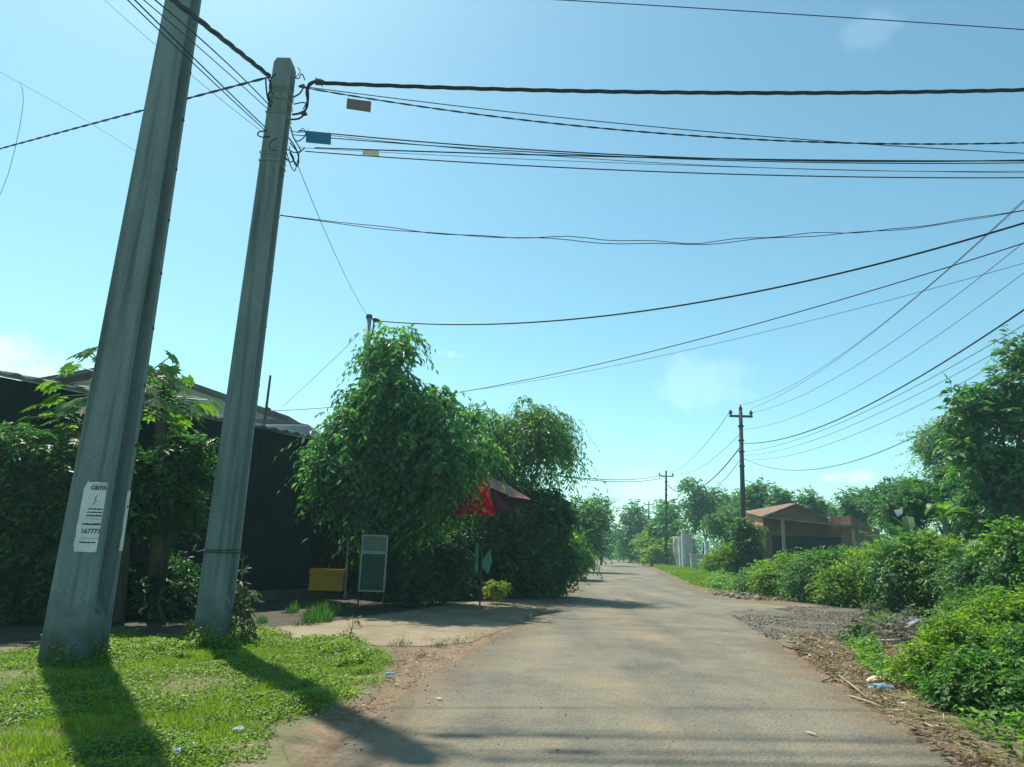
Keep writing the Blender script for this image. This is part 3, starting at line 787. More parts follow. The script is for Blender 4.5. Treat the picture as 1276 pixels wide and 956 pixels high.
# lines of print too small to read in the photograph: uneven dark strokes, no words
for li, (py, u0, u1, h_) in enumerate(((634.5, .16, .9, .013), (638.6, .14, .9, .013), (642.8, .12, .9, .015), (653.5, 0, .9, .018), (676.2, 0, .8, .013))):
    k = k_at(py); a = face1(u0, k, 0.0085); c2 = face1(u1, k, 0.0085); rr = np.random.default_rng(li); nn = 28; vs_ = []
    for q in range(nn + 1):
        p = a.lerp(c2, q / nn); up = h_ * rr.uniform(.35, 1); dn = h_ * rr.uniform(.0, .35)
        vs_ += [p - Vector((0, 0, dn)), p + Vector((0, 0, up))]
    m = MB(); m.add(vs_, [(2*q, 2*q+2, 2*q+3, 2*q+1) for q in range(nn)]); m.build('printed_line', MT['ink'], notice)
for py, u0, u1 in ((603.5, 0.1, 0.92), (646.5, 0.1, 0.9), (671, 0.0, 0.9)):
    k = k_at(py); a = face1(u0, k, 0.0085); c2 = face1(u1, k, 0.0085)
    m = MB(); m.obox(a, c2 - a, (0, -0.0015, 0), (0, 0, 0.003)); m.build('rule', MT['ink'], notice)
m = MB()
for (p0, p1) in (((0.5, 617), (0.42, 621)), ((0.42, 621), (0.5, 624)), ((0.46, 624), (0.36, 629))):
    a = face1(p0[0], k_at(p0[1]), 0.0095); c2 = face1(p1[0], k_at(p1[1]), 0.0095)
    m.tube([a, c2], 0.004, 4)
m.build('red_mark', MT['red_ink'], notice)

# third pole: thin steel post behind the tree
PT3 = P(460, 396, 18.3); PB3 = Vector((PT3.x - 0.05, PT3.y, 0))
pole3 = empty('steel_post', PB3, 'thin pale steel post whose top sticks out above the big weeping fig', 'utility pole', 'roadside utility poles')
m = MB(); m.tube([PB3, PB3.lerp(PT3, 0.7), PT3], [0.075, 0.075, 0.07], 10); m.build('shaft', MT['steel'], pole3, smooth=True)
m = MB(); m.tube([PT3 - Vector((0, 0, 0.02)), PT3 + Vector((0, 0, 0.08))], [0.095, 0.085], 10); m.build('cap', MT['iron'], pole3)
m = MB(); m.tube([P(464, 398, 18.25), P(468, 399, 18.25), P(474, 400, 18.2)], [0.03, 0.07, 0.03], 7); m.build('anchor_clamp', MT['iron'], pole3)
m = MB(); m.tube([P(466, 400, 18.2), P(465, 412, 18.2), P(461, 424, 18.22), P(458, 440, 18.25)], 0.022, 6); m.build('down_lead', MT['cable'], pole3, smooth=True)

# far poles with cross arm
def far_pole(bx, by, tx, ty, H, label, arm_px, name='utility_pole', detail=True):
    # distance from the known height
    t_ = P(tx, ty, 1.0) - P(bx, by, 1.0)
    Y = H / t_.z
    B = P(bx, by, Y); B.z = 0; T = P(tx, ty, Y)
    o = empty(name, B, label, 'utility pole', 'roadside utility poles')
    m = MB(); m.tube([B, B.lerp(T, 0.5), B.lerp(T, 0.96)], [0.14, 0.12, 0.095], 8); m.build('shaft', MT['concrete_far'], o, smooth=True)
    m = MB(); s = mpp(Y); ws = arm_px * s / 2; za = T.z - 14 * 33 / 851 * (H / 8.2)
    m.box((T.x - ws, T.y - 0.06, za - 0.05), (T.x + ws, T.y + 0.04, za + 0.05)); m.build('cross_arm', MT['iron'], o)
    def insul(x, z0, h):
        m = MB(); p = Vector((x, T.y - 0.01, z0))
        m.tube([p + Vector((0, 0, h * f_)) for f_ in (0, 0.25, 0.26, 0.45, 0.46, 0.7, 0.71, 1)], [0.035, 0.035, 0.085, 0.07, 0.10, 0.08, 0.05, 0.03], 8); m.build('insulator', MT['iron'], o, smooth=False)
    insul(T.x - ws + 0.06, za + 0.03, 0.28); insul(T.x + ws - 0.06, za + 0.03, 0.28); insul(T.x, T.z - 0.42, 0.45)
    if detail:
        for dz in (1.05, 1.75, 2.3, 3.0):
            z = T.z - dz; c = B.lerp(T, z / T.z)
            m = MB(); m.tube([c - Vector((0, 0, 0.03)), c + Vector((0, 0, 0.03))], [0.15, 0.15], 10); m.build('pole_collar', MT['iron'], o)
    return o, Y
poleR1, YR1 = far_pole(928.5, 726, 922.5, 505, 8.4, 'dark cross arm pole rising from a green shrub in front of the brick house', 29)
poleR2, YR2 = far_pole(830, 703, 830, 586, 8.4, 'far dark pole with a cross arm beside the grey concrete wall', 18)
poleR3, YR3 = far_pole(808, 697, 808.5, 624, 8.4, 'most distant pole, only its tip above the roadside trees', 12, detail=False)

# ------------------------------------------------------------------ overhead wires
def wire(label, A, B, mid=None, r=0.008, ext=0.0, mat='cable', name='overhead_cable', strands=1, pitch=0.6, wav=0.0, group='overhead cables', n=60, ph=0.0, wfreq=3.0):
    A = P(*A); B = P(*B); s = 0.0
    def pt(t, s): return A + (B - A) * t - Vector((0, 0, 4 * s * t * (1 - t)))
    if mid:
        lo, hi = -4.0, 8.0
        for _ in range(50):
            s = (lo + hi) / 2
            a, b = 0.0, 1.0
            sgn = 1 if B is not None and proj(B)[0] > proj(A)[0] else -1
            for __ in range(40):
                t = (a + b) / 2
                if (proj(pt(t, s))[0] - mid[0]) * sgn < 0: a = t
                else: b = t
            if proj(pt(t, s))[1] < mid[1]: lo = s
            else: hi = s
    ts = np.linspace(0, 1 + ext, n)
    pts = [pt(t, s) for t in ts]
    Lw = (B - A).length
    if wav:
        pts = [p + Vector((0, 0, wav * math.sin(t * wfreq * 6.283 + ph) * math.sin(min(1, t) * math.pi) + wav * 0.6 * math.sin(t * wfreq * 2.7 * 6.283 + ph * 2) * math.sin(min(1, t) * math.pi))) for p, t in zip(pts, ts)]
    m = MB()
    if strands == 1:
        m.tube(pts, r, 5)
    else:
        ax = (B - A).normalized(); e1 = ax.cross(Vector((0, 0, 1))).normalized(); e2 = e1.cross(ax)
        nn = max(n, int(Lw / pitch * 10))
        ts = np.linspace(0, 1 + ext, nn)
        for k in range(strands):
            m.tube([pt(t, s) + (e1 * math.cos(6.283 * (t * Lw / pitch + k / strands)) + e2 * math.sin(6.283 * (t * Lw / pitch + k / strands))) * r * (0.9 if strands > 2 else 1.0) for t in ts], r, 5)
    o = m.build(name, MT[mat], None, smooth=True, origin=A)
    return props(o, label, 'cable', group)

YE = 9.0
wire('thick twisted black cable across the sky from the pole head clamp', (404, 103.5, Y2 - .1), (1276, 112, YE), (820, 115), 0.017, 0.3, strands=3, pitch=1.15, n=80)
wire('thin straight wire just under the thick twisted cable, dropping to meet the dashed one', (372, 107, Y2), (1276, 191, YE), (820, 158.5), 0.007, 0.3)
wire('dashed looking twisted pair of wires under the thick twisted cable', (372, 108, Y2), (1276, 178, YE), (820, 166), 0.007, 0.3, strands=2, pitch=0.5)
wire('top wire of the lower cable bundle leaving the slim concrete pole', (372, 162.5, Y2), (1276, 199.5, YE), (820, 195), 0.010, 0.3)
wire('thin wire of the lower bundle that sinks through the others', (370, 164, Y2), (1276, 213.5, YE), (820, 203), 0.005, 0.3)
wire('wire of the lower bundle that threads the blue plate', (366, 168, Y2), (1276, 203, YE), (820, 197), 0.008, 0.3)
wire('wire of the lower bundle passing above the small cream tag', (392, 184, Y2 - .08), (1276, 200.5, YE + .05), (820, 196.5), 0.010, 0.3)
wire('thinnest wire low in the lower bundle, ending just above its bottom wire', (372, 184, Y2), (1276, 215.5, YE), (820, 205), 0.004, 0.3)
wire('bottom wire of the lower bundle passing below the small cream tag', (380, 188.5, Y2), (1276, 221.5, YE), (820, 214), 0.009, 0.3)
wire('slack thin wire starting halfway up the slim pole, its upper strand', (349, 268, Y2), (1276, 262, YE + 1), (830, 300), 0.006, 0.3, wav=0.035, ph=0.4, wfreq=3.3, mat='cable')
wire('slack thin wire starting halfway up the slim pole, its lower strand', (349, 268.5, Y2), (1276, 262.5, YE + 1), (830, 302.5), 0.006, 0.3, wav=0.03, ph=3.0, wfreq=2.6, mat='cable')
wire('single thin wire crossing the very top of the sky', (430, -15, 9.2), (1276, 37, 9.2), (930, 14), 0.008, 0.3)
wire('black cable swinging from the thin steel post up across the sky', (472, 400, 18.2), (1276, 278, 11.0), (700, 399), 0.020, 0.2)
wire('thin black wire rising out of the big weeping fig top', (572, 489, 19.0), (1276, 303, 11.0), (880, 420.5), 0.011, 0.2)
wire('faint grey wire just below the one rising from the big weeping fig', (600, 485, 19.5), (1276, 328, 11.0), (880, 431), 0.005, 0.2, mat='wire_grey')
# from the cross-arm pole towards the near pole line
YN = 12.0
wire('upper of two close wires running from the cross arm pole tip steeply up', (923, 505, YR1), (1276, 249, YN), (1036, 450.5), 0.007, 0.2, mat='wire_grey')
wire('lower of two close wires running from the cross arm pole tip steeply up', (936.5, 509, YR1), (1276, 251.5, YN), (1036, 453), 0.007, 0.2, mat='wire_grey')
wire('wire from the end insulator of the cross arm pole', (937, 514, YR1), (1276, 302, YN), (1036, 474), 0.007, 0.2, mat='wire_grey')
wire('faint wire from just below the cross arm', (926, 535, YR1), (1276, 340, YN), (1036, 499), 0.006, 0.2, mat='wire_grey')
wire('heavy black cable curving from the cross arm pole up past the tall tree', (926, 552.5, YR1), (1276, 386, YN), (1110, 490), 0.018, 0.2)
wire('thin wire right under the heavy black cable of the cross arm pole', (926, 563, YR1), (1276, 405, YN), (1110, 497.5), 0.007, 0.2)
wire('second thin wire under the heavy black cable of the cross arm pole', (926, 568, YR1), (1276, 419, YN), (1110, 508), 0.006, 0.2)
wire('third thin wire under the heavy black cable of the cross arm pole', (926, 573, YR1), (1276, 434, YN), (1110, 522), 0.006, 0.2)
wire('lowest slack cable from the cross arm pole into the feathery tree', (926, 571, YR1), (1250, 480, 14), (1000, 586), 0.011, 0.1)
wire('black cable sagging into the trees between the two cross arm poles', (926, 552, YR1), (831, 604, YR2), (884, 600), 0.03, 0)
wire('upper thin wire between the two cross arm poles', (909, 514, YR1), (826, 591, YR2), (870, 564), 0.012, 0, mat='wire_grey')
wire('second thin wire between the two cross arm poles', (923, 540, YR1), (834, 591, YR2), (878, 579), 0.012, 0, mat='wire_grey')
wire('lowest thin wire between the two cross arm poles', (926, 568, YR1), (831, 600, YR2), (893, 607), 0.016, 0)
wire('upper of two distant wires running from the far pole to the roadside trees', (826, 592, YR2), (700, 593, 32), (770, 598), 0.022, 0.1, mat='wire_grey')
wire('lower of two distant wires running from the far pole to the roadside trees', (828, 595, YR2), (700, 594, 32), (770, 600.5), 0.022, 0.1, mat='wire_grey')
# from the slim pole back over the road
wire('thick black cable from the slim pole head crossing in front of the thick pole', (336, 95, Y2 - .05), (206, -8, 5.8), (262, 36), 0.019, 0.25, strands=3, pitch=1.1)
wire('uppermost of the wire fan crossing in front of the thick pole', (340, 136, Y2 - .05), (192, -1, 5.6), (266, 63), 0.008, 0.25)
wire('second wire of the fan crossing in front of the thick pole', (338, 140, Y2 - .05), (178, -1, 5.6), (258, 68), 0.006, 0.25)
wire('third wire of the fan crossing in front of the thick pole', (334, 162, Y2 - .05), (167, -1, 5.6), (241, 72), 0.008, 0.25)
wire('fourth wire of the fan crossing in front of the thick pole', (333, 165, Y2 - .05), (158, -1, 5.6), (241, 79), 0.007, 0.25)
wire('faint lowest wire of the fan, passing behind the thick pole', (330, 167, Y2 - .05), (129, -1, 8.3), (216, 75), 0.0035, 0.25, mat='wire_grey')
wire('black wire passing behind the thick pole to the edge of the sky', (336, 96, Y2), (0, 185.5, 13.0), (180, 137), 0.010, 0.15, strands=2, pitch=0.7)
wire('faint grey wire reaching the thick pole from the upper sky edge', (170, 189, PB1.y + .2), (0, 90, 8.4), (90, 140), 0.003, 0.3, mat='wire_grey')
m = MB(); pp = [P(x, y, 8.2) for x, y in ((24, 102), (28.5, 112), (29, 128), (25, 156), (19, 185), (10, 218), (0, 243), (-8, 262))]
m.tube(pp, 0.0032, 5); o = m.build('overhead_cable', MT['wire_grey'], None, smooth=True, origin=pp[0]); props(o, 'loose wire end hanging in a curve at the upper sky edge', 'cable', 'overhead cables')
wire('faint guy wire from the lower bundle down to the thin steel post', (371, 206, Y2), (457, 392, 18.2), (410, 300), 0.005, 0, mat='wire_grey')
wire('faint guy wire slanting from the thin steel post to the shed roof', (455, 409, 18.2), (352, 507, 17.5), (405, 458), 0.006, 0, mat='wire_grey')
wire('wire from the roof mast into the big weeping fig', (336, 512, 17.2), (440, 505, 17.2), (380, 510), 0.010, 0)

# plates hanging on the wires
def plate(name, corners, Y, mat, label, th=0.012, holes=True):
    m = MB(); m.slab([P(x, y, Y) for x, y in corners], th, (0, 1, 0))
    o = m.build(name, MT[mat], None, origin=P(*corners[0], Y)); props(o, label, 'cable tag', 'plates hanging on the cables')
    if holes:
        for x in (corners[0][0] + 2.5, corners[1][0] - 2.5):
            y = corners[0][1] + (x - corners[0][0]) / (corners[1][0] - corners[0][0]) * (corners[1][1] - corners[0][1])
            m = MB(); a = P(x, y + 1.0, Y - .003); m.tube([a, P(x, y - 3.2, Y)], 0.004, 4); h_ = m.build('tie', MT['steel'], o)
    return o
plate('cable_tag', [(432.5, 122.5), (462.5, 126.5), (461.5, 139.5), (431.5, 135)], Y2 - .1, 'tan_plate', 'faded tan plate hanging under the upper thin wires')
plate('cable_tag', [(381.5, 163), (412.5, 166.5), (412, 180), (381, 177)], Y2 - .1, 'blue_plate', 'blue plate tied to the lower bundle close to the pole')
plate('cable_tag', [(452, 187), (472, 188), (472, 194.5), (451.5, 193.5)], Y2 - .1, 'cream_plate', 'small cream tag between the two lowest bundle wires', holes=False)

# ------------------------------------------------------------------ sheds and houses on the left
LA, LB = P(176, 503, 13.0), P(402, 549, 17.2)            # the eave line of the lean-to
ldir = (LB - LA); ldir.z = 0; ldir.normalize(); lnrm = Vector((ldir.y, -ldir.x, 0))   # towards the road
LS = LA - ldir * 3.2; LS.z = LA.z + (LA.z - LB.z) / (LB - LA).length * 3.2 * 0.3
lean = empty('lean_to_shed', Vector((LA.x, LA.y, 0)), 'dark blue sheet shed with a low corrugated roof behind the concrete poles', 'shed')
m = MB()
def wallstrip(m, a, b, za, zb, z0=0.0, off=0.0, pitch=0.18, amp=0.005, sgn=1):
    n = int((b - a).length / pitch * 6); vs_ = []
    for i in range(n + 1):
        t = i / n; p = a.lerp(b, t); o_ = off + amp * math.sin(i / 6 * 6.283)
        q = Vector((p.x, p.y, 0)) + lnrm * o_
        vs_ += [(q.x, q.y, z0), (q.x, q.y, za + (zb - za) * t)]
    m.add(vs_, [(2*i, 2*i+2, 2*i+3, 2*i+1) for i in range(n)])
wallstrip(m, LS, LB, LS.z - 0.03, LB.z - 0.03, 0.02)
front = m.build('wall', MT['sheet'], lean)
m = MB(); bk = -lnrm * 4.0
m.slab([LB - lnrm*0.02 + Vector((0,0,-LB.z)), LB + bk + Vector((0,0,-LB.z)), LB + bk + Vector((0,0,0.7)), LB - lnrm*0.02 - Vector((0,0,0.04))], 0.05, -ldir); m.build('side_wall', MT['brown_wall'], lean)
m = MB(); n = 150; vs_ = []
a, b = LS + lnrm * 0.3 - ldir*0.2, LB + lnrm * 0.3 + ldir * 0.15
for i in range(n + 1):
    p = a.lerp(b, i / n); w_ = 0.03 * math.sin(i * 1.05)
    vs_ += [p + Vector((0, 0, w_)), p + bk * 1.0 + Vector((0, 0, w_ + 0.75))]
m.add(vs_, [(2*i, 2*i+2, 2*i+3, 2*i+1) for i in range(n)])
rf = m.build('roof', MT['sheet_roof'], lean, smooth=True); sm = rf.modifiers.new('thickness', 'SOLIDIFY'); sm.thickness = 0.02; sm.offset = -1
m = MB(); p0 = LA + (LB - LA) * 0.25; m.obox(Vector((p0.x, p0.y, 0)) + lnrm * 0.03, ldir * ((LB - LA).length * 0.78), lnrm * 0.42, (0, 0, 0.17)); m.build('plinth', MT['brown_wall'], lean, bevel=0.01)

# the gabled house behind it
hs = empty('gabled_house', P(170, 640, 20), 'wide gabled house with a dark roof edge and pale gable behind the shed', 'house')
YG = 20.0
gp = [P(-160, 523, YG), P(172, 462, YG), P(346, 523, YG)]
b0, b1 = Vector((gp[0].x, YG, 0)), Vector((gp[2].x, YG, 0))
m = MB(); m.slab([b0, b1, gp[2], gp[1], gp[0]], 0.15, (0, 1, 0)); m.build('wall', MT['wall_pale'], hs)
m = MB(); ov = Vector((0, -0.45, 0)); dp = Vector((0, 9, 0))
for a, b, e in ((gp[0], gp[1], -1), (gp[1], gp[2], 1)):
    d = (b - a).normalized() * 0.5
    A_, B_ = (a - d if e < 0 else a), (b if e < 0 else b + d)
    up_ = Vector((0, 0, 0.05))
    m.slab([A_ + ov + up_, B_ + ov + up_, B_ + dp + up_, A_ + dp + up_], 0.13, (0, 0, 1))
m.build('roof', MT['dark_roof'], hs)
m = MB(); m.slab([P(-160, 560, YG - .04), P(120, 560, YG - .04), P(168, 478, YG - .04), P(-160, 538, YG - .04)], 0.03, (0, -1, 0)); m.build('gable_shade_patch', MT['brown_wall'], hs)  # dark patch: shade on the gable's left part put into colour
an = empty('flat_roofed_annex', P(350, 640, 19), 'small annex with a pale grey concrete roof slab beside the weeping fig', 'house')
ya = 18.4
m = MB(); m.slab([P(300, 529, ya), P(384, 529.5, ya), P(402, 543, ya), P(402, 549, ya), P(300, 547, ya)], 2.6, (0, 1, 0)); m.build('roof_slab', MT['sheet_roof'], an, bevel=0.02)
m = MB(); m.slab([P(316, 522, ya + .3), P(352, 523, ya + .3), P(384, 529, ya + .3), P(316, 529, ya + .3)], 2.0, (0, 1, 0)); m.build('roof', MT['dark_roof'], an)
a, b = P(302, 548, ya + .1), P(398, 550, ya + .1); m = MB(); m.box((a.x, ya + .1, 0), (b.x, ya + 2.2, min(a.z, b.z) - .02)); m.build('wall', MT['wall_pale'], an)
m = MB(); m.tube([P(329, 530, 17.9), P(333, 500, 17.9), P(337, 468, 17.9)], [0.045, 0.035, 0.03], 7); o = m.build('roof_mast', MT['iron'], None, origin=P(329, 530, 17.9)); props(o, 'thin dark mast standing on the shed roof against the sky', 'mast')
m = MB(); m.tube([P(333, 510, 17.85), P(337, 511, 17.85)], [0.06, 0.05], 7); m.build('bracket', MT['iron'], o)

# added kiosk: a dark backing for the gaps under the fig trees
KA, KB = P(432, 690, 17.8), P(650, 690, 23.0)
KA.z = KB.z = 0; kd = (KB - KA).normalized(); kn = Vector((kd.y, -kd.x, 0))
kio = empty('added_kiosk', KA, 'added dark kiosk backing the gaps under the weeping figs', 'kiosk')
m = MB(); m.obox(KA, kd * (KB - KA).length, -kn * 3, (0, 0, 2.7)); m.build('wall', MT['sheet'], kio)  # wall of the added kiosk
m = MB(); m.obox(KA - kd * .3 + kn * .5 + Vector((0, 0, 2.72)), kd * ((KB - KA).length + .6), -kn * 4, (0, 0, 0.08)); m.build('roof', MT['dark_roof'], kio)  # roof of the added kiosk
for t in (0.42, 0.62, 0.8):
    p = KA.lerp(KB, t) + kn * 0.012; m = MB(); m.obox(p + Vector((0, 0, .9)), kd * 0.62, kn * 0.03, (0, 0, 0.9)); wn = m.build('window', MT['glass_dull'], kio)  # window of the added kiosk
    m = MB()
    for (o_, x_, z_) in ((Vector((0,0,.86)), .68, .05), (Vector((0,0,1.79)), .68, .05)): m.obox(p + o_ + kn*.004 - kd * .03, kd * x_, kn * 0.05, (0, 0, z_))
    for x_ in (-.03, .62): m.obox(p + Vector((0, 0, .9)) + kn*.004 + kd * x_, kd * .03, kn * .05, (0, 0, .89))
    m.build('frame', MT['steel'], wn)
# green door leaf with a pale frame and its pane
m0 = P(446, 740, 14.0); m0.z = 0
MT['sign_frame'] = surf('dull_painted_frame', (0.16, 0.22, 0.20), (0.24, 0.30, 0.28), rough=0.6, bump=0.05)
dr = empty('sign_stand', m0, 'dark green board in a thin pale frame standing under the big weeping fig', 'sign board')
s_ = mpp(16.5); hD = P(446, 666, 14.0).z; wD = 0.52
zb_ = P(446, 737, 14.0).z; zm_ = P(446, 688, 14.0).z
m = MB(); m.box((m0.x + .03, m0.y - .02, zb_ + .03), (m0.x + wD - .03, m0.y + .02, zm_ - .03)); m.build('panel', MT['green_panel'], dr)
m = MB(); m.box((m0.x + .03, m0.y - .012, zm_ + .03), (m0.x + wD - .03, m0.y + .012, hD - .03)); m.build('pane', MT['glass_dull'], dr)
m = MB()
for lo, hi in (((0, -.025, zb_), (.03, .025, hD)), ((wD - .03, -.025, zb_), (wD, .025, hD)), ((.03, -.024, zm_ - .03), (wD - .03, .024, zm_ + .03)), ((.03, -.024, hD - .03), (wD - .03, .024, hD)), ((.03, -.024, zb_), (wD - .03, .024, zb_ + .03))):
    m.box((m0.x + lo[0], m0.y + lo[1], lo[2]), (m0.x + hi[0], m0.y + hi[1], hi[2]))
m.build('frame', MT['sign_frame'], dr)
for x_ in (.004, wD - .026):
    m = MB(); m.box((m0.x + x_, m0.y - .02, -.02), (m0.x + x_ + .022, m0.y + .02, zb_ - .002)); m.build('leg', MT['iron'], dr)
m = MB(); p0 = P(430.5, 736, 16.6); p0.z = 0; m.tube([p0, P(432.5, 700, 16.6), P(435, 660, 16.6)], [0.028, 0.026, 0.024], 7); o = m.build('prop_pole', MT['pale_metal'], None, origin=p0); props(o, 'thin pale pole leaning up beside the yellow crate', 'pole')
m = MB(); m.tube([p0 + Vector((0, 0, 0)), p0 + Vector((0, 0, .12))], 0.055, 8); m.build('foot', MT['steel'], o)
# yellow crate on the shed plinth
cw = (P(427, 733, 16.45) - P(385, 733, 16.45)).x; cz = 0.173; c0 = P(385, 733, 16.45)
ch_ = (P(385, 706, 16.45) - P(385, 733, 16.45)).z
cr_ = empty('crate', Vector((c0.x, c0.y, cz)), 'yellow plastic crate standing on the plinth of the dark shed', 'crate')
m = MB(); x0, x1, y0, y1 = c0.x, c0.x + cw, c0.y - .03, c0.y + .40; zt = cz + ch_
m.box((x0, y0, cz), (x1, y0 + .02, zt)); m.box((x0, y1 - .02, cz), (x1, y1, zt)); m.box((x0, y0 + .02, cz), (x0 + .02, y1 - .02, zt)); m.box((x1 - .02, y0 + .02, cz), (x1, y1 - .02, zt)); m.box((x0 + .02, y0 + .02, cz), (x1 - .02, y1 - .02, cz + .02))
m.build('body', MT['yellow'], cr_)
for nm, z, h_, d_ in (('rim', zt - .09, .085, .014), ('rib', cz + ch_ * .45, .02, .010), ('rib', cz + .01, .05, .010)):
    m = MB(); m.box((x0 - d_, y0 - d_, z), (x1 + d_, y0 - .001, z + h_)); m.build(nm, MT['yellow'], cr_)
# dark lying planks between the posts
# parasol: steep red canopy
AP, CC_, CA, CB_, CD = P(604, 592, 15.6), P(560, 641, 14.9), P(617, 641, 14.2), P(661, 622, 16.3), P(600, 624, 17.2)
par = empty('parasol', Vector((AP.x, AP.y, 0)), 'red canvas parasol with a pale pink flap between the weeping figs', 'parasol')
m = MB(); m.add([AP, CC_, CA], [(0, 1, 2)]); m.add([AP, CD, CC_], [(0, 1, 2)])
o = m.build('canopy', MT['red_cloth'], par); sm = o.modifiers.new('thickness', 'SOLIDIFY'); sm.thickness = 0.01
RM = P(611, 607, 15.3)
m = MB(); m.add([AP + Vector((.0, -.02, .02)), RM, P(638, 619, 15.6), CB_, P(632, 604, 16.2)], [(0, 1, 2, 3, 4)]); o = m.build('flap', MT['pink_cloth'], par); sm = o.modifiers.new('thickness', 'SOLIDIFY'); sm.thickness = 0.01
m = MB(); m.add([RM + Vector((0, .03, -.01)), CA + Vector((.012, .02, 0)), CB_ + Vector((-.03, .03, -.03))], [(0, 1, 2)]); o = m.build('side_panel', MT['shaded_underside'], par); sm = o.modifiers.new('thickness', 'SOLIDIFY'); sm.thickness = 0.008  # dark triangle: the canopy's shaded underside put into the colour
m = MB(); m.tube([Vector((AP.x, AP.y, 0)), AP], 0.02, 7); m.build('pole', MT['iron'], par)
for e in (CC_, CA, CB_, CD):
    m = MB(); m.tube([AP - Vector((0, 0, .06)), e.lerp(AP, .03) - Vector((0, 0, .03))], 0.01, 5); m.build('rib', MT['steel'], par)
# hanging pale green cloth and pale strip
m = MB(); pts = [P(611, 684, 16.0), P(598, 703, 15.95), P(608, 716, 15.9), P(613, 700, 16.0)]
m.add(pts, [(0, 1, 2, 3)]); o = m.build('hanging_cloth', MT['green_cloth'], None, origin=pts[0]); props(o, 'pale green cloth hanging in a triangle under the parasol', 'cloth'); sm = o.modifiers.new('thickness', 'SOLIDIFY'); sm.thickness = 0.012
m = MB(); m.tube([pts[0] + Vector((-.1, 0, 0.02)), pts[0] + Vector((.3, 0, .02))], .008, 5); m.build('line', MT['wire_grey'], o)
m = MB(); m.slab([P(591, 714, 15.8), P(595.5, 714, 15.8), P(597, 676, 15.8), P(592.5, 676, 15.8)], .05, (0, 1, 0)); o = m.build('pale_board', MT['green_cloth'], None, origin=P(591, 714, 15.8)); props(o, 'narrow pale green board upright beside the hanging cloth', 'board')
m = MB(); bx = P(575, 735, 17.2); bx.z = 0; m.obox(bx, (.55, 0, 0), (0, .3, 0), (0, 0, .03)); 
for dx in (0.03, .48): m.obox(bx + Vector((dx, .03, -.0)), (.04, 0, 0), (0, .24, 0), (0, 0, -.0 + .001))
# white pots in the shade
for i, (x, y, rr, lb) in enumerate(((534, 735, .10, 'white flower pot in the shade under the big weeping fig'), (541, 736, .085, 'smaller white flower pot next to the other one under the fig'))):
    p = G(x, y + 4); pt = empty('flower_pot', p, lb, 'pot', 'white pots under the fig')
    m = MB(); m.tube([p + Vector((0, 0, z)) for z in (0, .02, .17, .17, .2)], [rr * .6, rr * .65, rr * .95, rr * 1.08, rr * 1.1], 12); m.build('body', MT['paper'], pt, smooth=False)
    rng = np.random.default_rng(70 + i)
    V, Pn, rn = twig_leaves(rng, np.array([[p.x, p.y, .32]]), np.array([[.1, .1, .12]]), 30, 5, .14, .07, .03, zmin=.1)
    link('foliage', np_mesh('foliage', V, Pn, rn), LF['shrub'], pt)

# ------------------------------------------------------------------ trees on the left
g1 = 'weeping figs by the kiosk'
E = env_px
yf = 15.1
tree('weeping_fig', 'big drooping weeping fig between the dark shed and the red parasol', 'tree', G(505, 751),
     [E(489, 462, 34, 52, yf, 1.0), E(482, 505, 50, 48, yf, 1.0), E(462, 560, 62, 60, yf, .95), E(535, 540, 58, 66, yf, .95), E(448, 596, 50, 50, yf, .8), E(508, 618, 70, 62, yf + .3, .8), E(585, 545, 30, 44, yf + 1.4, .9), E(416, 590, 18, 20, yf - .2, 1), E(572, 590, 22, 22, 14.3, .8), E(556, 560, 30, 40, 14.6, .8)],
     LF['fig'], 1, nclump=150, crange=(.18, .36), twigs=4700, k=9, tl=.55, ll=.17, lw=.07, droop=.75, ldroop=.55, tone=.07, r0=.17, fork=.35, limbs=12, group=g1)
tree('weeping_fig', 'paler wispy weeping fig behind the red parasol with loose trailing twigs', 'tree', G(655, 732),
     [E(655, 548, 46, 44, 19.5, .9), E(612, 570, 38, 58, 19.2, .9), E(596, 540, 24, 36, 18.8, .9), E(688, 545, 26, 36, 19.5, .9), E(640, 610, 45, 45, 19.3, .8)],
     LF['fig_pale'], 2, nclump=90, crange=(.14, .34), twigs=2000, k=10, tl=.85, ll=.15, lw=.05, droop=.9, ldroop=.6, r0=.12, fork=.5, limbs=9, group=g1)
tree('hedge_shrub', 'dense dark vine covered hedge block beside the road under the paler fig', 'shrub', G(665, 738),
     [E(650, 690, 42, 56, 18.6, .8), E(682, 692, 26, 50, 19.2, .9), E(672, 640, 32, 28, 19.0, .8), E(632, 655, 22, 35, 18.4, .8)],
     LF['hedge'], 3, nclump=130, crange=(.2, .38), twigs=4800, k=8, tl=.34, ll=.135, lw=.07, droop=.5, ldroop=.4, r0=.05, fork=.3, limbs=8, crown='foliage', stem='stem')
tree('flowering_creeper', 'pale dusty creeper climbing at the hedge corner below the parasol', 'plant', G(622, 736),
     [E(622, 665, 16, 35, 17.9, .8), E(632, 642, 16, 10, 17.9, .8)], LF['dull'], 4, nclump=16, crange=(.12, .22), twigs=420, k=6, tl=.2, ll=.07, lw=.045, r0=.02, limbs=4, crown='foliage', stem='stem', tone=.15)
tree('small_bush', 'bright yellow green bush at the foot of the hedge corner', 'bush', G(621, 741),
     [E(622, 733, 14, 6, 16.3, .8)], LF['yellow'], 5, nclump=14, crange=(.09, .16), twigs=420, k=6, tl=.1, ll=.05, lw=.03, r0=.012, limbs=4, crown='foliage', stem='stem', tone=.1)
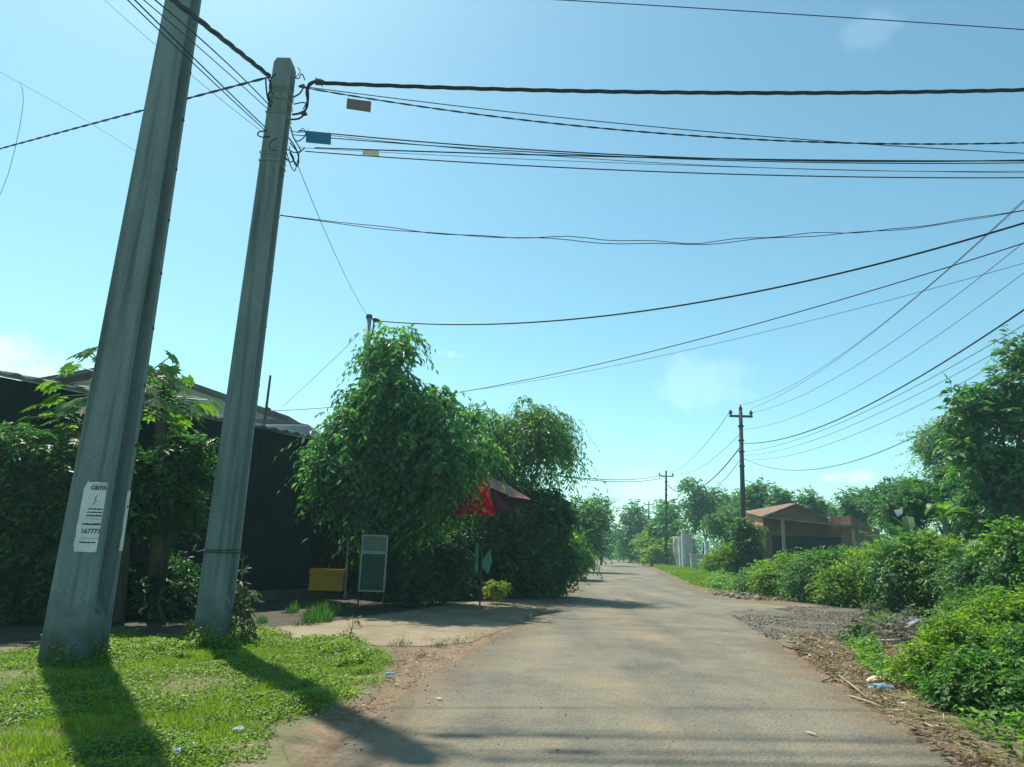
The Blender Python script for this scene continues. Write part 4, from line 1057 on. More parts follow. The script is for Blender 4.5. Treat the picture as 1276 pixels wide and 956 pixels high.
for i, (x, y, rx, ry, Yv, lb) in enumerate(((486, 700, 26, 36, 16.9, 'dark leafy shrub standing against the added kiosk beside the green door'), (540, 695, 26, 38, 17.6, 'dark leafy shrub against the added kiosk beneath the middle of the big fig'), (578, 690, 18, 40, 18.0, 'dark leafy shrub against the kiosk below the red canvas'), (508, 712, 34, 24, 15.0, 'dark leafy shrub hiding the foot of the big fig trunk'), (556, 708, 26, 26, 15.8, 'dark leafy shrub between the big fig trunk and the hanging green cloth'))):  # the kiosk is the added dark backing
    b_ = P(x, y, Yv); b_.z = 0
    tree('shade_shrub', lb, 'shrub', b_, [E(x, y, rx, ry, Yv, .7)], LF['hedge'], 40 + i, tone=-.3, nclump=26, crange=(.16, .3), twigs=900, k=7, tl=.28, ll=.11, lw=.05, r0=.03, limbs=5, crown='foliage', stem='stem', group='shrubs against the kiosk')  # lowered leaf tone: shade under the fig put into the colour

# bushes behind the poles
gl = 'bushes behind the concrete poles'
def px_base(x, Y):
    p = P(x, 700, Y); p.z = 0; return p
tree('garden_bush', 'big dark green bush at the edge of the garden behind the thick pole', 'bush', px_base(20, 10.2),
     [E(10, 640, 60, 80, 10.0, .7), E(66, 592, 28, 40, 10.2, .8), E(-40, 580, 50, 60, 10.0, .8), E(28, 560, 22, 30, 9.9, .8), E(60, 640, 40, 50, 10.2, .8), E(10, 700, 70, 40, 10.4, .6)], LF['hedge'], 6,
     nclump=70, crange=(.08, .24), twigs=3000, k=9, tl=.36, ll=.095, lw=.042, droop=.4, r0=.035, fork=.3, limbs=9, crown='foliage', stem='stem', group=gl)
tree('garden_bush', 'glossy bush with leaf whorls filling the gap between the two concrete poles', 'bush', px_base(215, 10.6),
     [E(222, 572, 26, 26, 10.4, .8), E(180, 600, 34, 46, 10.6, .8), E(252, 585, 18, 36, 10.4, .8), E(200, 600, 36, 34, 10.5, .8), E(205, 630, 50, 26, 10.8, .7)], LF['hedge'], 7, bark=MT['shade_earth'],
     nclump=60, crange=(.10, .24), twigs=1100, k=6, tl=.26, ll=.12, lw=.045, droop=.3, r0=.03, fork=.3, limbs=8, crown='foliage', stem='stem', group=gl,
     extra=lambda rng, cc, cr: [rosettes(rng, cc, cr, 620, 9, .18, .055)])
for i, (x, y, rx, ry, Yv, lb) in enumerate(((90, 725, 60, 50, 11.2, 'shaded undergrowth bush directly behind the thick pole'), (200, 745, 64, 40, 11.6, 'shaded low bush on the ground between the two poles'), (-10, 760, 60, 40, 10.4, 'shaded low bush on the ground at the garden corner'))):
    tree('garden_bush', lb, 'bush', px_base(x, Yv), [E(x, y, rx, ry, Yv, .6)], LF['hedge'], 60 + i, nclump=40, crange=(.14, .28), twigs=900, k=8, tl=.28, ll=.10, lw=.042, r0=.03, tone=-.35, limbs=6, crown='foliage', stem='stem', group=gl)  # leaf tone lowered to carry the shade of the foliage above
# papaya: long stalked lobed leaves
def papaya(name, label, top, base, n, R_, seed):
    rng = np.random.default_rng(seed); top = Vector(top); base = Vector(base)
    o = empty(name, base, label, 'tree')
    m = MB(); m.tube([base - Vector((0, 0, .1)), base.lerp(top, .5) + Vector((.05, 0, 0)), top], [.12, .10, .07], 9); m.build('trunk', MT['bark'], o, smooth=True)
    parts = []; ms = MB()
    for i in range(n):
        az = i * 2.4 + rng.uniform(-.3, .3); el = rng.uniform(-.35, .95)
        d = Vector((math.cos(az)*math.cos(el), math.sin(az)*math.cos(el), math.sin(el)))
        st = top - Vector((0, 0, rng.uniform(0, .35))); le = R_ * rng.uniform(.7, 1.15)
        end = st + d * le - Vector((0, 0, .12 * le)); ms.tube([st, st.lerp(end, .5) + Vector((0, 0, .1 * le)), end], [.014, .011, .008], 5)
        ax = Vector((d.x, d.y, -.55 - rng.uniform(0, .5))).normalized(); sd = ax.cross(Vector((0, 0, 1))).normalized(); nn = sd.cross(ax)
        lp, ld, ln_, ll_, lw_, rr = [], [], [], [], [], []
        tone = np.clip(.45 + rng.normal() * .22, 0, .95); sz = rng.uniform(.22, .34)
        for k in range(9):
            th = (k - 4) * .56
            dd = ax * math.cos(th) + sd * math.sin(th) - Vector((0, 0, .10 + .1 * abs(th)))
            l = sz * (1 - .09 * abs(k - 4))
            lp.append(end); ld.append(dd); ln_.append(nn); ll_.append(l); lw_.append(l * .24); rr.append(tone + rng.normal() * .05)
            for s_ in (-1, 1):      # side lobes
                q = dd.normalized(); w_ = q.cross(nn).normalized()
                lp.append(end + q * l * .42); ld.append(q * .8 + w_ * s_ * .75); ln_.append(nn); ll_.append(l * .42); lw_.append(l * .13); rr.append(tone + rng.normal() * .05)
        parts.append(leaves(np.array(lp), np.array(ld), np.array(ln_), np.array(ll_), np.array(lw_), np.clip(np.array(rr), 0, .96), fold=.06, oval=True))
    V, Pn, rn = join(parts); link('crown', np_mesh('crown', V, Pn, rn), LF['papaya'], o)
    ms.build('leaf_stalks', LF['papaya'], o)
papaya('papaya_tree', 'papaya tree with big lobed leaves rising behind the thick pole', P(158, 492, 11.0), px_base(158, 11.0), 54, 1.1, 8)
papaya('papaya_tree', 'smaller papaya with hanging lobed leaves on the garden side of the thick pole', P(105, 525, 10.9), px_base(108, 10.9), 30, .75, 9)
papaya('papaya_tree', 'young papaya whose leaves overhang the shed roof between the poles', P(200, 488, 11.4), px_base(200, 11.4), 30, .8, 10)

# weed with a dry flower head right of the slim pole
p = px_base(301, 9.0); wd = empty('tall_weed', p, 'tall weed with a dry flower head beside the slim pole', 'plant')
tp = P(303, 690, 9.0); m = MB(); m.tube([p, p.lerp(tp, .6) + Vector((.03, 0, 0)), tp], [.012, .009, .005], 5)
for a in range(7):
    q = tp - Vector((0, 0, .09)); e_ = q + Vector((.09 * math.cos(a * .9) * (1 if a % 2 else .6), .05 * math.sin(a), .06 + .02 * (a % 3))); m.tube([q, q.lerp(e_, .6) - Vector((0, 0, .012)), e_], .004, 4)
m.build('stem', MT['straw'], wd)
rng = np.random.default_rng(21); cl = np.array([P(x, y, 9.0) for x, y in ((298, 720), (303, 735), (296, 750), (301, 768), (306, 782), (296, 785))])
V, Pn, rn = twig_leaves(rng, cl, np.full((6, 3), .10), 70, 6, .16, .10, .04, zmin=.0); link('foliage', np_mesh('foliage', V, Pn, rn), LF['dull'], wd)
p = G(436, 800); wd = empty('tall_weed', p, 'thin dry weed at the edge of the sandy drive', 'plant')
m = MB(); tp = P(441, 765, p.y); m.tube([p, tp], [.006, .003], 4)
for (x, y) in ((446, 772), (433, 776), (449, 782), (431, 786)): m.tube([p.lerp(tp, .45), P(x, y, p.y)], .003, 4)
m.build('stem', MT['straw'], wd)
V, Pn, rn = twig_leaves(rng, np.array([P(x, y, p.y) for x, y in ((446, 772), (433, 776), (441, 768))]), np.full((3, 3), .03), 16, 4, .05, .035, .015, zmin=0.); link('foliage', np_mesh('foliage', V, Pn, rn), LF['dull'], wd)

# ------------------------------------------------------------------ right side: house, walls
YH = 41.0
bh = empty('brick_house', px_base(990, YH), 'low brick house with a rusty roof and an open lean-to among the shrubs', 'house')
w0_, w1_, wp_ = P(951, 645.5, YH - 1), P(1031, 649, YH - 1), P(992, 630.5, YH - 1)
m = MB(); m.slab([Vector((w0_.x, w0_.y, 0)), Vector((w1_.x, w1_.y, 0)), w1_, wp_, w0_], .2, (0, 1, 0)); m.build('gable_wall', MT['brick_shaded'], bh)
sl0 = P(930, 640, YH + 2.6)
m = MB(); m.slab([Vector((sl0.x, sl0.y, 0)), Vector((w0_.x - .01, w0_.y + .03, 0)), w0_ + Vector((-.01, .03, 0)), sl0], .2, (1, 0, 0)); m.build('side_wall', MT['brick'], bh)
m = MB()
m.slab([P(926, 638.5, YH + 2.6), P(949, 644.5, YH - 1.3), P(992, 628.6, YH - 1.3), P(984, 628.2, YH + 2.6)], .05, (0, 0, 1))
m.slab([P(992, 628.6, YH - 1.3), P(1034, 648, YH - 1.3), P(1026, 650, YH + 2.6), P(984, 628.2, YH + 2.6)], .05, (0, 0, 1))
m.build('roof', MT['rust_roof'], bh)
m = MB()
m.slab([P(952, 645.4, YH - 3.2), P(1063, 657.6, YH - 3.2), P(1063, 657.8, YH - 1.05), P(952, 645.6, YH - 1.05)], .11, (0, 0, 1)); m.build('porch_roof', MT['rust_roof'], bh)
for x in (975, 1062):
    a = P(x, 660 if x > 1000 else 649, YH - 3.0); m = MB(); m.box((a.x - .07, a.y - .07, 0), (a.x + .07, a.y + .07, a.z + .02)); m.build('post', MT['wood'], bh)
m = MB(); a, b = P(960, 650, YH - .9), P(1060, 660, YH - .9); m.box((a.x, a.y - .12, .3), (b.x, a.y - .1, 2.4)); 
m.build('porch_shade_panel', MT['sheet'], bh)  # dark panel stands in for the shaded interior under the porch
# two broken brick piers
for i, (x, y0) in enumerate(((947.5, 668),)):
    a = P(x, y0, YH - 5); m = MB(); p_ = Vector((a.x, a.y, 0)); rng = np.random.default_rng(3)
    zz = 0
    while zz < a.z:
        h_ = .2; m.box((a.x - .2 + rng.uniform(-.05, .05), a.y - .2 + rng.uniform(-.05, .05), zz), (a.x + .2 + rng.uniform(-.05, .05), a.y + .2 + rng.uniform(-.04, .04), zz + h_ - .015)); zz += h_
    o = m.build('brick_pier', MT['brick'], None, origin=p_); props(o, 'ragged orange brick pier beside the brick house porch', 'pier')
bs = empty('brick_shed', px_base(1060, 40), 'roofless orange brick shed end beside the brick house', 'shed')
a, b, c_ = P(1032, 644, 40.5), P(1059.5, 643, 39.5), P(1096, 652, 42)
m = MB(); m.slab([Vector((a.x, a.y, 0)), Vector((b.x, b.y, 0)), b, P(1034, 644, 40.4)], .2, (0, 1, 0)); m.build('front_wall', MT['brick'], bs)
m = MB(); c2 = P(1096, 660, 42); m.slab([Vector((b.x + .01, b.y + .02, 0)), Vector((c2.x, c2.y, 0)), c2, b + Vector((.01, .02, 0))], .2, (0, 1, 0)); m.build('side_wall', MT['brick_shaded'], bs)

# grey concrete roadside wall with slots, and a low wall running back from it
YW = 62.0
cw_ = empty('concrete_wall', px_base(845, YW), 'grey concrete gate wall with tall dark slots at the verge', 'wall')
p0, p1 = P(829.5, 669, YW + 5), P(846, 668, YW - .5)
d = Vector((p1.x - p0.x, p1.y - p0.y, 0)); Lw = d.length; d.normalize(); nn = Vector((d.y, -d.x, 0)); hW = (p0.z + p1.z) / 2
m = MB()
segs = [(0, .12), (.27, .40), (.55, .68), (.83, 1.0)]
for a, b in segs: m.obox(Vector((p0.x, p0.y, 0)) + d * Lw * a, d * Lw * (b - a), -nn * .2, (0, 0, hW))
for a, b in ((.12, .27), (.40, .55), (.68, .83)):
    q = Vector((p0.x, p0.y, 0)) + d * Lw * a - nn * .06; m.obox(q, d * Lw * (b - a), -nn * .08, (0, 0, hW * .42))
    m.obox(q + Vector((0, 0, hW * .93)), d * Lw * (b - a), -nn * .08, (0, 0, hW * .06))
m.build('slotted_panel', MT['wall_grey'], cw_)
a = P(851, 661, YW - 1); m = MB(); m.box((a.x - .14, a.y - .14, 0), (a.x + .14, a.y + .14, a.z)); m.build('gate_post', MT['pale_metal'], cw_)
a, b = P(853, 664, YW - .6), P(864, 664, YW - 1); m = MB(); m.box((a.x, a.y - .1, 0), (b.x, a.y + .15, a.z - .1)); m.build('side_panel', MT['wall_grey'], cw_)
lw_ = empty('low_wall', px_base(880, YW - 4), 'low grey wall with short piers running back from the gate wall', 'wall')
a, b = P(861, 692, YW - 6), P(897, 690, YW - 6); m = MB(); m.box((a.x, a.y, 0), (b.x, a.y + .2, a.z)); m.build('wall', MT['wall_grey'], lw_)
m = MB(); m.box((a.x - .05, a.y - .06, a.z + .003), (b.x + .05, a.y + .26, a.z + .12)); m.build('coping', MT['pale_metal'], lw_)
for x, y in ((881, 674), (909, 668)):
    a = P(x, y, YW - 5.7); m = MB(); m.box((a.x - .16, a.y, 0), (a.x + .16, a.y + .3, a.z)); m.build('pier', MT['pale_metal'], lw_)
# white roof far down the road
q = P(747, 684.5, 96); st_ = empty('roadside_stall', Vector((q.x, q.y, 0)), 'tiny white roofed stall at the far bend of the road', 'stall')
m = MB(); m.slab([q + Vector((-.9, -.8, .25)), q + Vector((.9, -.8, -.12)), q + Vector((.9, 1, -.12)), q + Vector((-.9, 1, .25))], .08, (0, 0, 1)); m.build('roof', MT['white_plastic'], st_)
for dx in (-.8, .8):
    m = MB(); m.tube([(q.x + dx, q.y - .7, 0), (q.x + dx, q.y - .7, q.z - .1)], .04, 6); m.build('post', MT['wood'], st_)

# ------------------------------------------------------------------ trees on the right and far away
def T(name, label, cat, bx, Yb, envs, mat, seed, **kw):
    return tree(name, label, cat, px_base(bx, Yb), [E(*e) for e in envs], mat, seed, **kw)
T('broadleaf_tree', 'tall dark broadleaf tree at the edge of the sky behind the banana plants', 'tree', 1262, 19.5,
  [(1262, 452, 24, 30, 19.5), (1248, 500, 40, 40, 19.5), (1222, 535, 38, 34, 19.3), (1275, 545, 50, 60, 19.8), (1250, 600, 60, 50, 20), (1310, 500, 50, 70, 20), (1200, 512, 16, 14, 19.3), (1192, 496, 18, 16, 19.3), (1215, 560, 30, 26, 19.4)],
  LF['far'], 101, nclump=74, crange=(.14, .36), twigs=1800, k=8, tl=.5, ll=.25, lw=.11, droop=.3, r0=.14, fork=.55, limbs=14, flat=.6)
T('feathery_tree', 'light feathery tree with a thin forked trunk leaning from the tall dark tree', 'tree', 1196, 27.0,
  [(1165, 543, 26, 8, 27), (1190, 545, 24, 14, 27), (1152, 575, 18, 5, 27), (1176, 583, 28, 6, 27.1), (1146, 558, 14, 4, 27), (1208, 560, 18, 16, 27.2), (1168, 562, 22, 5, 26.9)],
  LF['far_pale'], 102, nclump=46, crange=(.12, .26), twigs=520, k=11, tl=.75, ll=.16, lw=.05, droop=.25, up=.05, r0=.05, fork=.7, limbs=12, flat=.3)
gm = 'trees behind the right hand shrubs'
for i, (lb, bx, Yb, envs, mt, kw) in enumerate((
    ('rounded mid green tree above the banana plants below the feathery tree', 1175, 25, [(1175, 615, 40, 26, 25), (1205, 595, 30, 26, 25), (1145, 632, 34, 28, 25), (1118, 645, 22, 22, 25.5)], 'far', {}),
    ('broad dark tree behind the banana plants under the tall tree', 1240, 21, [(1240, 640, 44, 42, 21), (1275, 625, 40, 50, 21), (1210, 650, 30, 30, 21)], 'far', {}),
    ('bushy tree with a flat top right of the brick shed', 1070, 44, [(1068, 622, 22, 13, 44), (1082, 640, 26, 18, 44), (1060, 640, 16, 14, 44)], 'far', {}),
    ('dark tree with a knobbly top between the brick shed and the bananas', 1122, 38, [(1125, 612, 22, 18, 38), (1106, 628, 26, 20, 38), (1140, 622, 20, 24, 38)], 'far', {}),
    ('dark clump of tree behind the ridge of the brick house', 948, 52, [(946, 625, 18, 22, 52), (930, 632, 16, 20, 52), (962, 634, 14, 14, 52)], 'far', {}),
    ('spindly tree with a pointed top right behind the brick roof', 974, 50, [(974, 618, 6, 18, 50), (974, 632, 12, 10, 50)], 'far', {}),
    ('thin airy tree over the far slope of the brick roof', 1008, 50, [(1005, 628, 9, 16, 50), (1018, 632, 8, 12, 50), (996, 640, 10, 12, 50)], 'far', {}),
    ('pale low tree on the skyline between brick house and brick shed', 1035, 60, [(1033, 640, 16, 8, 60)], 'far_pale', {}),
    ('layered spreading tree behind the concrete gate wall', 872, 62, [(866, 612, 24, 14, 62), (890, 625, 26, 16, 62), (850, 635, 24, 16, 62), (902, 642, 22, 16, 62), (878, 642, 28, 18, 62)], 'far', {}),
    ('dark round tree right in front of the far cross arm pole', 800, 82, [(798, 645, 20, 20, 82), (782, 660, 18, 20, 82), (815, 660, 18, 22, 80), (800, 675, 26, 14, 82)], 'far', {}),
    ('dark tree close behind the far cross arm pole by the wall', 838, 68, [(836, 645, 16, 22, 68), (826, 668, 16, 22, 67), (845, 668, 14, 20, 66)], 'far', {}),
    ('yellowish bush beside the road before the concrete gate wall', 812, 66, [(812, 680, 14, 16, 66), (822, 686, 12, 12, 64)], 'bright', {}),
    ('pale green bush at the road bend under the dark round tree', 785, 84, [(785, 685, 18, 10, 84), (800, 688, 12, 9, 80)], 'shrub', {}),
    ('dark low tree where the road disappears round the bend', 764, 108, [(765, 676, 12, 14, 108), (752, 684, 12, 8, 110)], 'far', {}),
    ('upright dark tree beyond the hedge on the left road side', 730, 42, [(727, 650, 20, 30, 42), (738, 668, 14, 30, 42), (716, 675, 16, 34, 41)], 'far', {}),
    ('thin sprig of a tree standing beyond the upright dark tree', 749, 62, [(747, 632, 6, 10, 62), (752, 650, 5, 5, 62)], 'far', {}),
    ('leafy bush on the left verge at the end of the hedge', 716, 30, [(714, 690, 16, 24, 30), (724, 697, 12, 14, 31)], 'shrub', {}),
    ('tree crown between the wall piers and the shrub clad pole', 915, 48, [(908, 640, 16, 18, 48), (898, 655, 12, 14, 47)], 'far', {}),
)):
    Ym = envs[0][4]; s = Ym / 40
    px_area = sum(e[2] * e[3] for e in envs)
    T('roadside_tree' if 'bush' not in lb.split()[:4] else 'roadside_bush', lb, 'tree' if 'bush' not in lb.split()[:4] else 'bush', bx, Yb, envs, LF[mt], 200 + i,
      nclump=int(16 + px_area / 45), crange=(.24 * s, .5 * s), twigs=int(200 + px_area * .55), k=7, tl=.55 * s ** .7, ll=.23 * s ** .8, lw=.11 * s ** .8, droop=.25, r0=.09 * s ** .5, limbs=7, fork=.5, flat=.6, group=gm if i < 4 else None)
# distant wood closing the view: one mass
rng = np.random.default_rng(300); parts = []
cc = []; cr = []
for x in np.arange(640, 1330, 8):
    Yv = rng.uniform(125, 170); y = rng.uniform(668, 690) - (6 if x > 1000 else 0); c, r_ = E(x, y, rng.uniform(9, 16), rng.uniform(8, 15), Yv); cc.append(c); cr.append(r_)
    c2 = np.array(c); c2[2] = 1.5; cc.append(c2); cr.append(r_)
V, Pn, rn = twig_leaves(rng, np.array(cc), np.array(cr), 7000, 6, 1.6, .55, .3, .3)
o = link('treeline', np_mesh('treeline', V, Pn, rn), LF['far']); props(o, 'far wood closing the view beyond the road bend', 'wood', kind='stuff')

# shrub that clothes the cross-arm pole
T('climbing_shrub', 'dark leafy shrub wrapped round the foot of the cross arm pole', 'shrub', 930, 31.5, [(930, 676, 13, 20, 31.5), (927, 656, 9, 12, 31.5), (931, 698, 12, 18, 31.5), (942, 660, 9, 6, 31.4)], LF['hedge'], 120,
  nclump=34, crange=(.15, .32), twigs=900, k=8, tl=.4, ll=.15, lw=.075, r0=.05, crown='foliage', stem='stem')
T('verge_shrub', 'pale green feathery shrub left of the pole clad in leaves', 'shrub', 905, 32, [(908, 692, 18, 14, 32), (896, 702, 18, 8, 32)], LF['bright'], 121,
  nclump=30, crange=(.2, .4), twigs=900, k=8, tl=.35, ll=.13, lw=.055, r0=.03, crown='foliage', stem='stem')
gs = 'shrubs of the right hand hedge'
for i, (lb, x, Yb, envs, mt) in enumerate((
    ('light green shrub in front of the brick house porch', 990, 22, [(982, 718, 34, 15, 22), (1012, 711, 32, 16, 22)], 'bright'),
    ('rounded shrub below the brick shed', 1050, 20, [(1048, 713, 38, 22, 20), (1068, 708, 26, 18, 20.3)], 'shrub'),
    ('yellowish topped shrub in front of the brick shed side wall', 1090, 18.5, [(1098, 702, 30, 20, 18.5), (1104, 720, 38, 22, 18.3)], 'bright'),
    ('dark hollow shrub beneath the banana plants', 1150, 17, [(1150, 708, 42, 34, 17), (1130, 728, 34, 22, 17)], 'hedge'),
    ('bright leaved shrub below the broad dark tree', 1205, 16, [(1205, 708, 40, 22, 16), (1215, 722, 40, 24, 15.6)], 'shrub'),
    ('tall shrub at the picture edge above the weedy mound', 1262, 13.5, [(1270, 700, 34, 34, 13.5), (1285, 690, 40, 36, 13)], 'shrub'),
)):
    T('hedge_shrub', lb, 'shrub', x, Yb, [(*e, .9) for e in envs], LF[mt], 130 + i, nclump=60, crange=(.10, .28), twigs=2100, k=8, tl=.42, ll=.115, lw=.06, droop=.35, r0=.035, limbs=6, crown='foliage', stem='stem', group=gs)
for i, (lb, x, Yb, envs, mt) in enumerate((
    ('loose pale shrub between the porch shrub and the rounded shrub', 1022, 21, [(1022, 715, 26, 18, 21), (1000, 724, 30, 12, 20.5)], 'far_pale'),
    ('wild yellowish growth in front of the rounded shrub', 1062, 19, [(1058, 728, 36, 14, 19), (1088, 730, 28, 12, 18.4)], 'bright'),
    ('ragged vine heap between the yellowish and the dark hollow shrub', 1124, 17.5, [(1122, 700, 24, 24, 17.5), (1126, 720, 26, 22, 17.2)], 'shrub'),
    ('sprawling bright vine heap over the dark hollow shrub', 1172, 16.6, [(1170, 690, 34, 14, 16.6), (1186, 706, 30, 20, 16.2)], 'bright'),
    ('ragged growth behind the topmost shrub of the mound', 1240, 14, [(1238, 722, 36, 22, 13.6), (1262, 732, 30, 18, 12.6)], 'hedge'),
    ('low weeds at the road end of the hedge by the clad pole', 962, 24, [(958, 720, 24, 12, 24), (940, 728, 20, 8, 24)], 'far_pale'),
)):
    T('hedge_shrub', lb, 'shrub', x, Yb, [(*e, .9) for e in envs], LF[mt], 160 + i, nclump=40, crange=(.08, .26), twigs=1300, k=8, tl=.5, ll=.10, lw=.046, droop=.45, r0=.03, limbs=6, crown='foliage', stem='stem', group=gs)
gw = 'shrubs of the weedy mound'
for i, (lb, x, Yb, envs, mt, n_) in enumerate((
    ('leafy shrub at the road end of the weedy mound, lowest in view', 1225, 6.3, [(1235, 872, 44, 40, 6.3), (1262, 846, 44, 50, 6.4), (1196, 880, 28, 22, 6.5)], 'shrub', 3600),
    ('lighter shrub of the weedy mound next to the scattered litter', 1165, 7.4, [(1178, 836, 36, 30, 7.4), (1150, 845, 24, 18, 7.4), (1200, 812, 36, 32, 7.5)], 'bright', 3300),
    ('topmost shrub of the weedy mound with broad sunlit leaves', 1250, 8.0, [(1252, 785, 44, 32, 8.0), (1285, 765, 40, 32, 8.0), (1235, 812, 44, 32, 7.8)], 'bright', 3600),
    ('shrub on the back slope of the weedy mound behind the blue bag', 1185, 9.3, [(1200, 780, 34, 18, 9.3), (1225, 766, 36, 20, 9.3), (1172, 786, 18, 10, 9.1)], 'shrub', 2600),
    ('shrub at the corner of the picture, bottom of the weedy mound', 1300, 5.9, [(1305, 890, 50, 50, 5.9), (1305, 830, 46, 46, 6.2)], 'shrub', 2600),
)):
    T('mound_shrub', lb, 'shrub', x, Yb, [(*e, .9) for e in envs], LF[mt], 140 + i, nclump=80, crange=(.05, .16), twigs=n_, k=7, tl=.2, ll=.044, lw=.026, droop=.35, r0=.018, limbs=7, crown='foliage', stem='stem', group=gw, oval=True)

# banana plants
def banana(label, x, ytop, Yv, n, seed, Lf=1.15):
    rng = np.random.default_rng(seed); b_ = px_base(x, Yv); tp = P(x, ytop, Yv); tp = Vector((b_.x + rng.normal() * .05, b_.y, max(.8, tp.z - .55)))
    o = empty('banana_plant', b_, label, 'banana plant', 'banana plants behind the hedge')
    m = MB(); m.tube([b_ - Vector((0, 0, .1)), b_.lerp(tp, .6), tp], [.13, .11, .06], 9); m.build('stem', MT['banana_stem'], o, smooth=True)
    for i in range(n):
        az = i * 2.4 + rng.uniform(-.4, .4); el = rng.uniform(.5, 1.3); L_ = Lf * rng.uniform(.7, 1.1); dr_ = rng.uniform(.3, .95)
        d = Vector((math.cos(az)*math.cos(el), math.sin(az)*math.cos(el), math.sin(el))); sd = d.cross(Vector((0, 0, 1))).normalized()
        vs_, K = [], 12
        for k in range(K + 1):
            t = k / K; c = tp + d * L_ * t - Vector((0, 0, dr_ * L_ * t * t)); wv = .20 * L_ / 1.15 * (math.sin(math.pi * min(1, max(0, (t - .12) / .9))) ** .6 if .12 < t < 1 else .03)
            wv *= rng.uniform(.75, 1.05)
            vs_ += [c + sd * wv + Vector((0, 0, wv * .25)), c, c - sd * wv + Vector((0, 0, wv * .25))]
        f = [(3*k, 3*k+1, 3*k+4, 3*k+3) for k in range(K)] + [(3*k+1, 3*k+2, 3*k+5, 3*k+4) for k in range(K)]
        tone = float(np.clip(.5 + rng.normal() * .28, 0, .96))
        me = bpy.data.meshes.new('leaf'); me.from_pydata(vs_, [], f); me.update()
        at = me.attributes.new('rnd', 'FLOAT', 'POINT'); at.data.foreach_set('value', np.full(len(vs_), tone, np.float32))
        link('leaf', me, LF['banana'], o)
banana('banana plant next to the hanging white sheet', 1122, 655, 22, 8, 401)
banana('banana plant with an upright pale leaf right of the white sheet', 1138, 645, 21, 8, 402)
banana('banana plant with a yellow green leaf under the broad dark tree', 1182, 620, 20, 9, 403, 1.3)
banana('banana plant nearest the tall tree with one long upright leaf', 1222, 628, 20, 9, 404, 1.25)
banana('low banana plant with a flat horizontal leaf below the others', 1165, 662, 19.5, 8, 405)
pts = [P(1114, 636, 20), P(1125, 634, 20), P(1124, 641, 19.9), P(1118, 644, 19.9)]
m = MB(); m.add(pts, [(0, 1, 2, 3)]); o = m.build('plastic_sheet', MT['white_plastic'], None, origin=pts[0]); props(o, 'white plastic sheet caught in the leaves of a banana plant', 'sheet'); sm = o.modifiers.new('thickness', 'SOLIDIFY'); sm.thickness = .01

# ------------------------------------------------------------------ grass, litter, stones
def vnoise(p, sc, seed):
    return np.array([mnoise.noise(Vector((x * sc + seed, y * sc, seed * .7))) for x, y in p])
def scatter(rng, pxpoly, dens, nsc=1.2, thr=-.2, seed=0.0, bias=None):
    poly = [tuple(G(*q)[:2]) for q in pxpoly]
    a = np.array(poly); lo, hi = a.min(0), a.max(0)
    n = int((hi - lo).prod() * dens); p = rng.uniform(lo, hi, (n, 2)); p = p[inpoly(p, poly)]
    if bias is not None: p = p[rng.random(len(p)) < bias(p)]
    v = vnoise(p, nsc, seed)
    return p[v > thr], v[v > thr]
def cover(name, label, mat, pxpoly, dens, ln, wd, h, kind_='leaf', seed=0, nsc=1.1, thr=-.25, tone=0.0, bias=None):
    rng = np.random.default_rng(seed); p, v = scatter(rng, pxpoly, dens, nsc, thr, seed * 1.37, bias)
    n = len(p); hv = h * np.clip(.35 + (v - thr) * 1.1, .15, 1.3)
    e2 = vnoise(p[:: 1], nsc * 3.3, seed + 5.1) if n < 200000 else np.zeros(n)
    hv = hv * np.clip(1 + e2 * 1.2, .3, 1.8)
    if kind_ == 'blade':
        b = np.stack([p[:, 0], p[:, 1], np.full(n, .0)], 1)
        d = np.stack([rng.normal(size=n) * .45, rng.normal(size=n) * .45, np.ones(n)], 1); nn = sphere_dirs(rng, n)
        l = hv * rng.uniform(.6, 1.4, n); r = np.clip(.5 + v * .5 + tone + rng.normal(size=n) * .18, 0, .97)
        parts = [leaves(b, d, nn, l, wd * rng.uniform(.7, 1.3, n), r)]
    else:
        z = hv * rng.uniform(.1, 1, n) ** .7
        b = np.stack([p[:, 0], p[:, 1], z], 1); d = np.stack([rng.normal(size=n), rng.normal(size=n), rng.normal(size=n) * .35 + .05], 1)
        nn = np.stack([rng.normal(size=n) * .45, rng.normal(size=n) * .45, np.ones(n)], 1)
        r = np.clip(.45 + v * .35 + tone + rng.normal(size=n) * .15, 0, .97); s = rng.uniform(.6, 1.3, n)
        parts = [leaves(b, d, nn, ln * s, wd * s, r, oval=True)]
    V, Pn, rn = join(parts)
    o = link(name, np_mesh(name, V, Pn, rn), LF.get(mat) or MT[mat]); props(o, label, 'ground cover', kind='stuff'); return o
LAWN = [(-60, 818), (0, 812), (45, 806), (130, 795), (230, 800), (300, 790), (360, 797), (430, 800), (472, 808), (494, 826), (480, 850), (448, 874), (378, 902), (355, 928), (338, 1000), (-200, 1000)]
_lp = np.array([tuple(G(*q)[:2]) for q in LAWN])
def edge_bias(p):
    A = _lp; B = np.roll(A, -1, 0); d = B - A; best = np.full(len(p), 1e9)
    for i in range(len(A)):
        t = np.clip(((p - A[i]) @ d[i]) / ((d[i] ** 2).sum() + 1e-9), 0, 1); best = np.minimum(best, np.hypot(*(p - A[i] - t[:, None] * d[i]).T))
    nz = vnoise(p, 2.6, 7.7); n2 = vnoise(p, .8, 2.2)
    return np.clip(best / .55 + nz * .9 - .05, 0, 1) * np.clip(1.25 + n2 * 1.6, .1, 1)
cover('creeping_weed', 'low creeping broad leaved weed around the two concrete poles', 'creeper', LAWN, 8200, .024, .018, .062, 'leaf', 31, .9, -.30, -.02, bias=edge_bias)
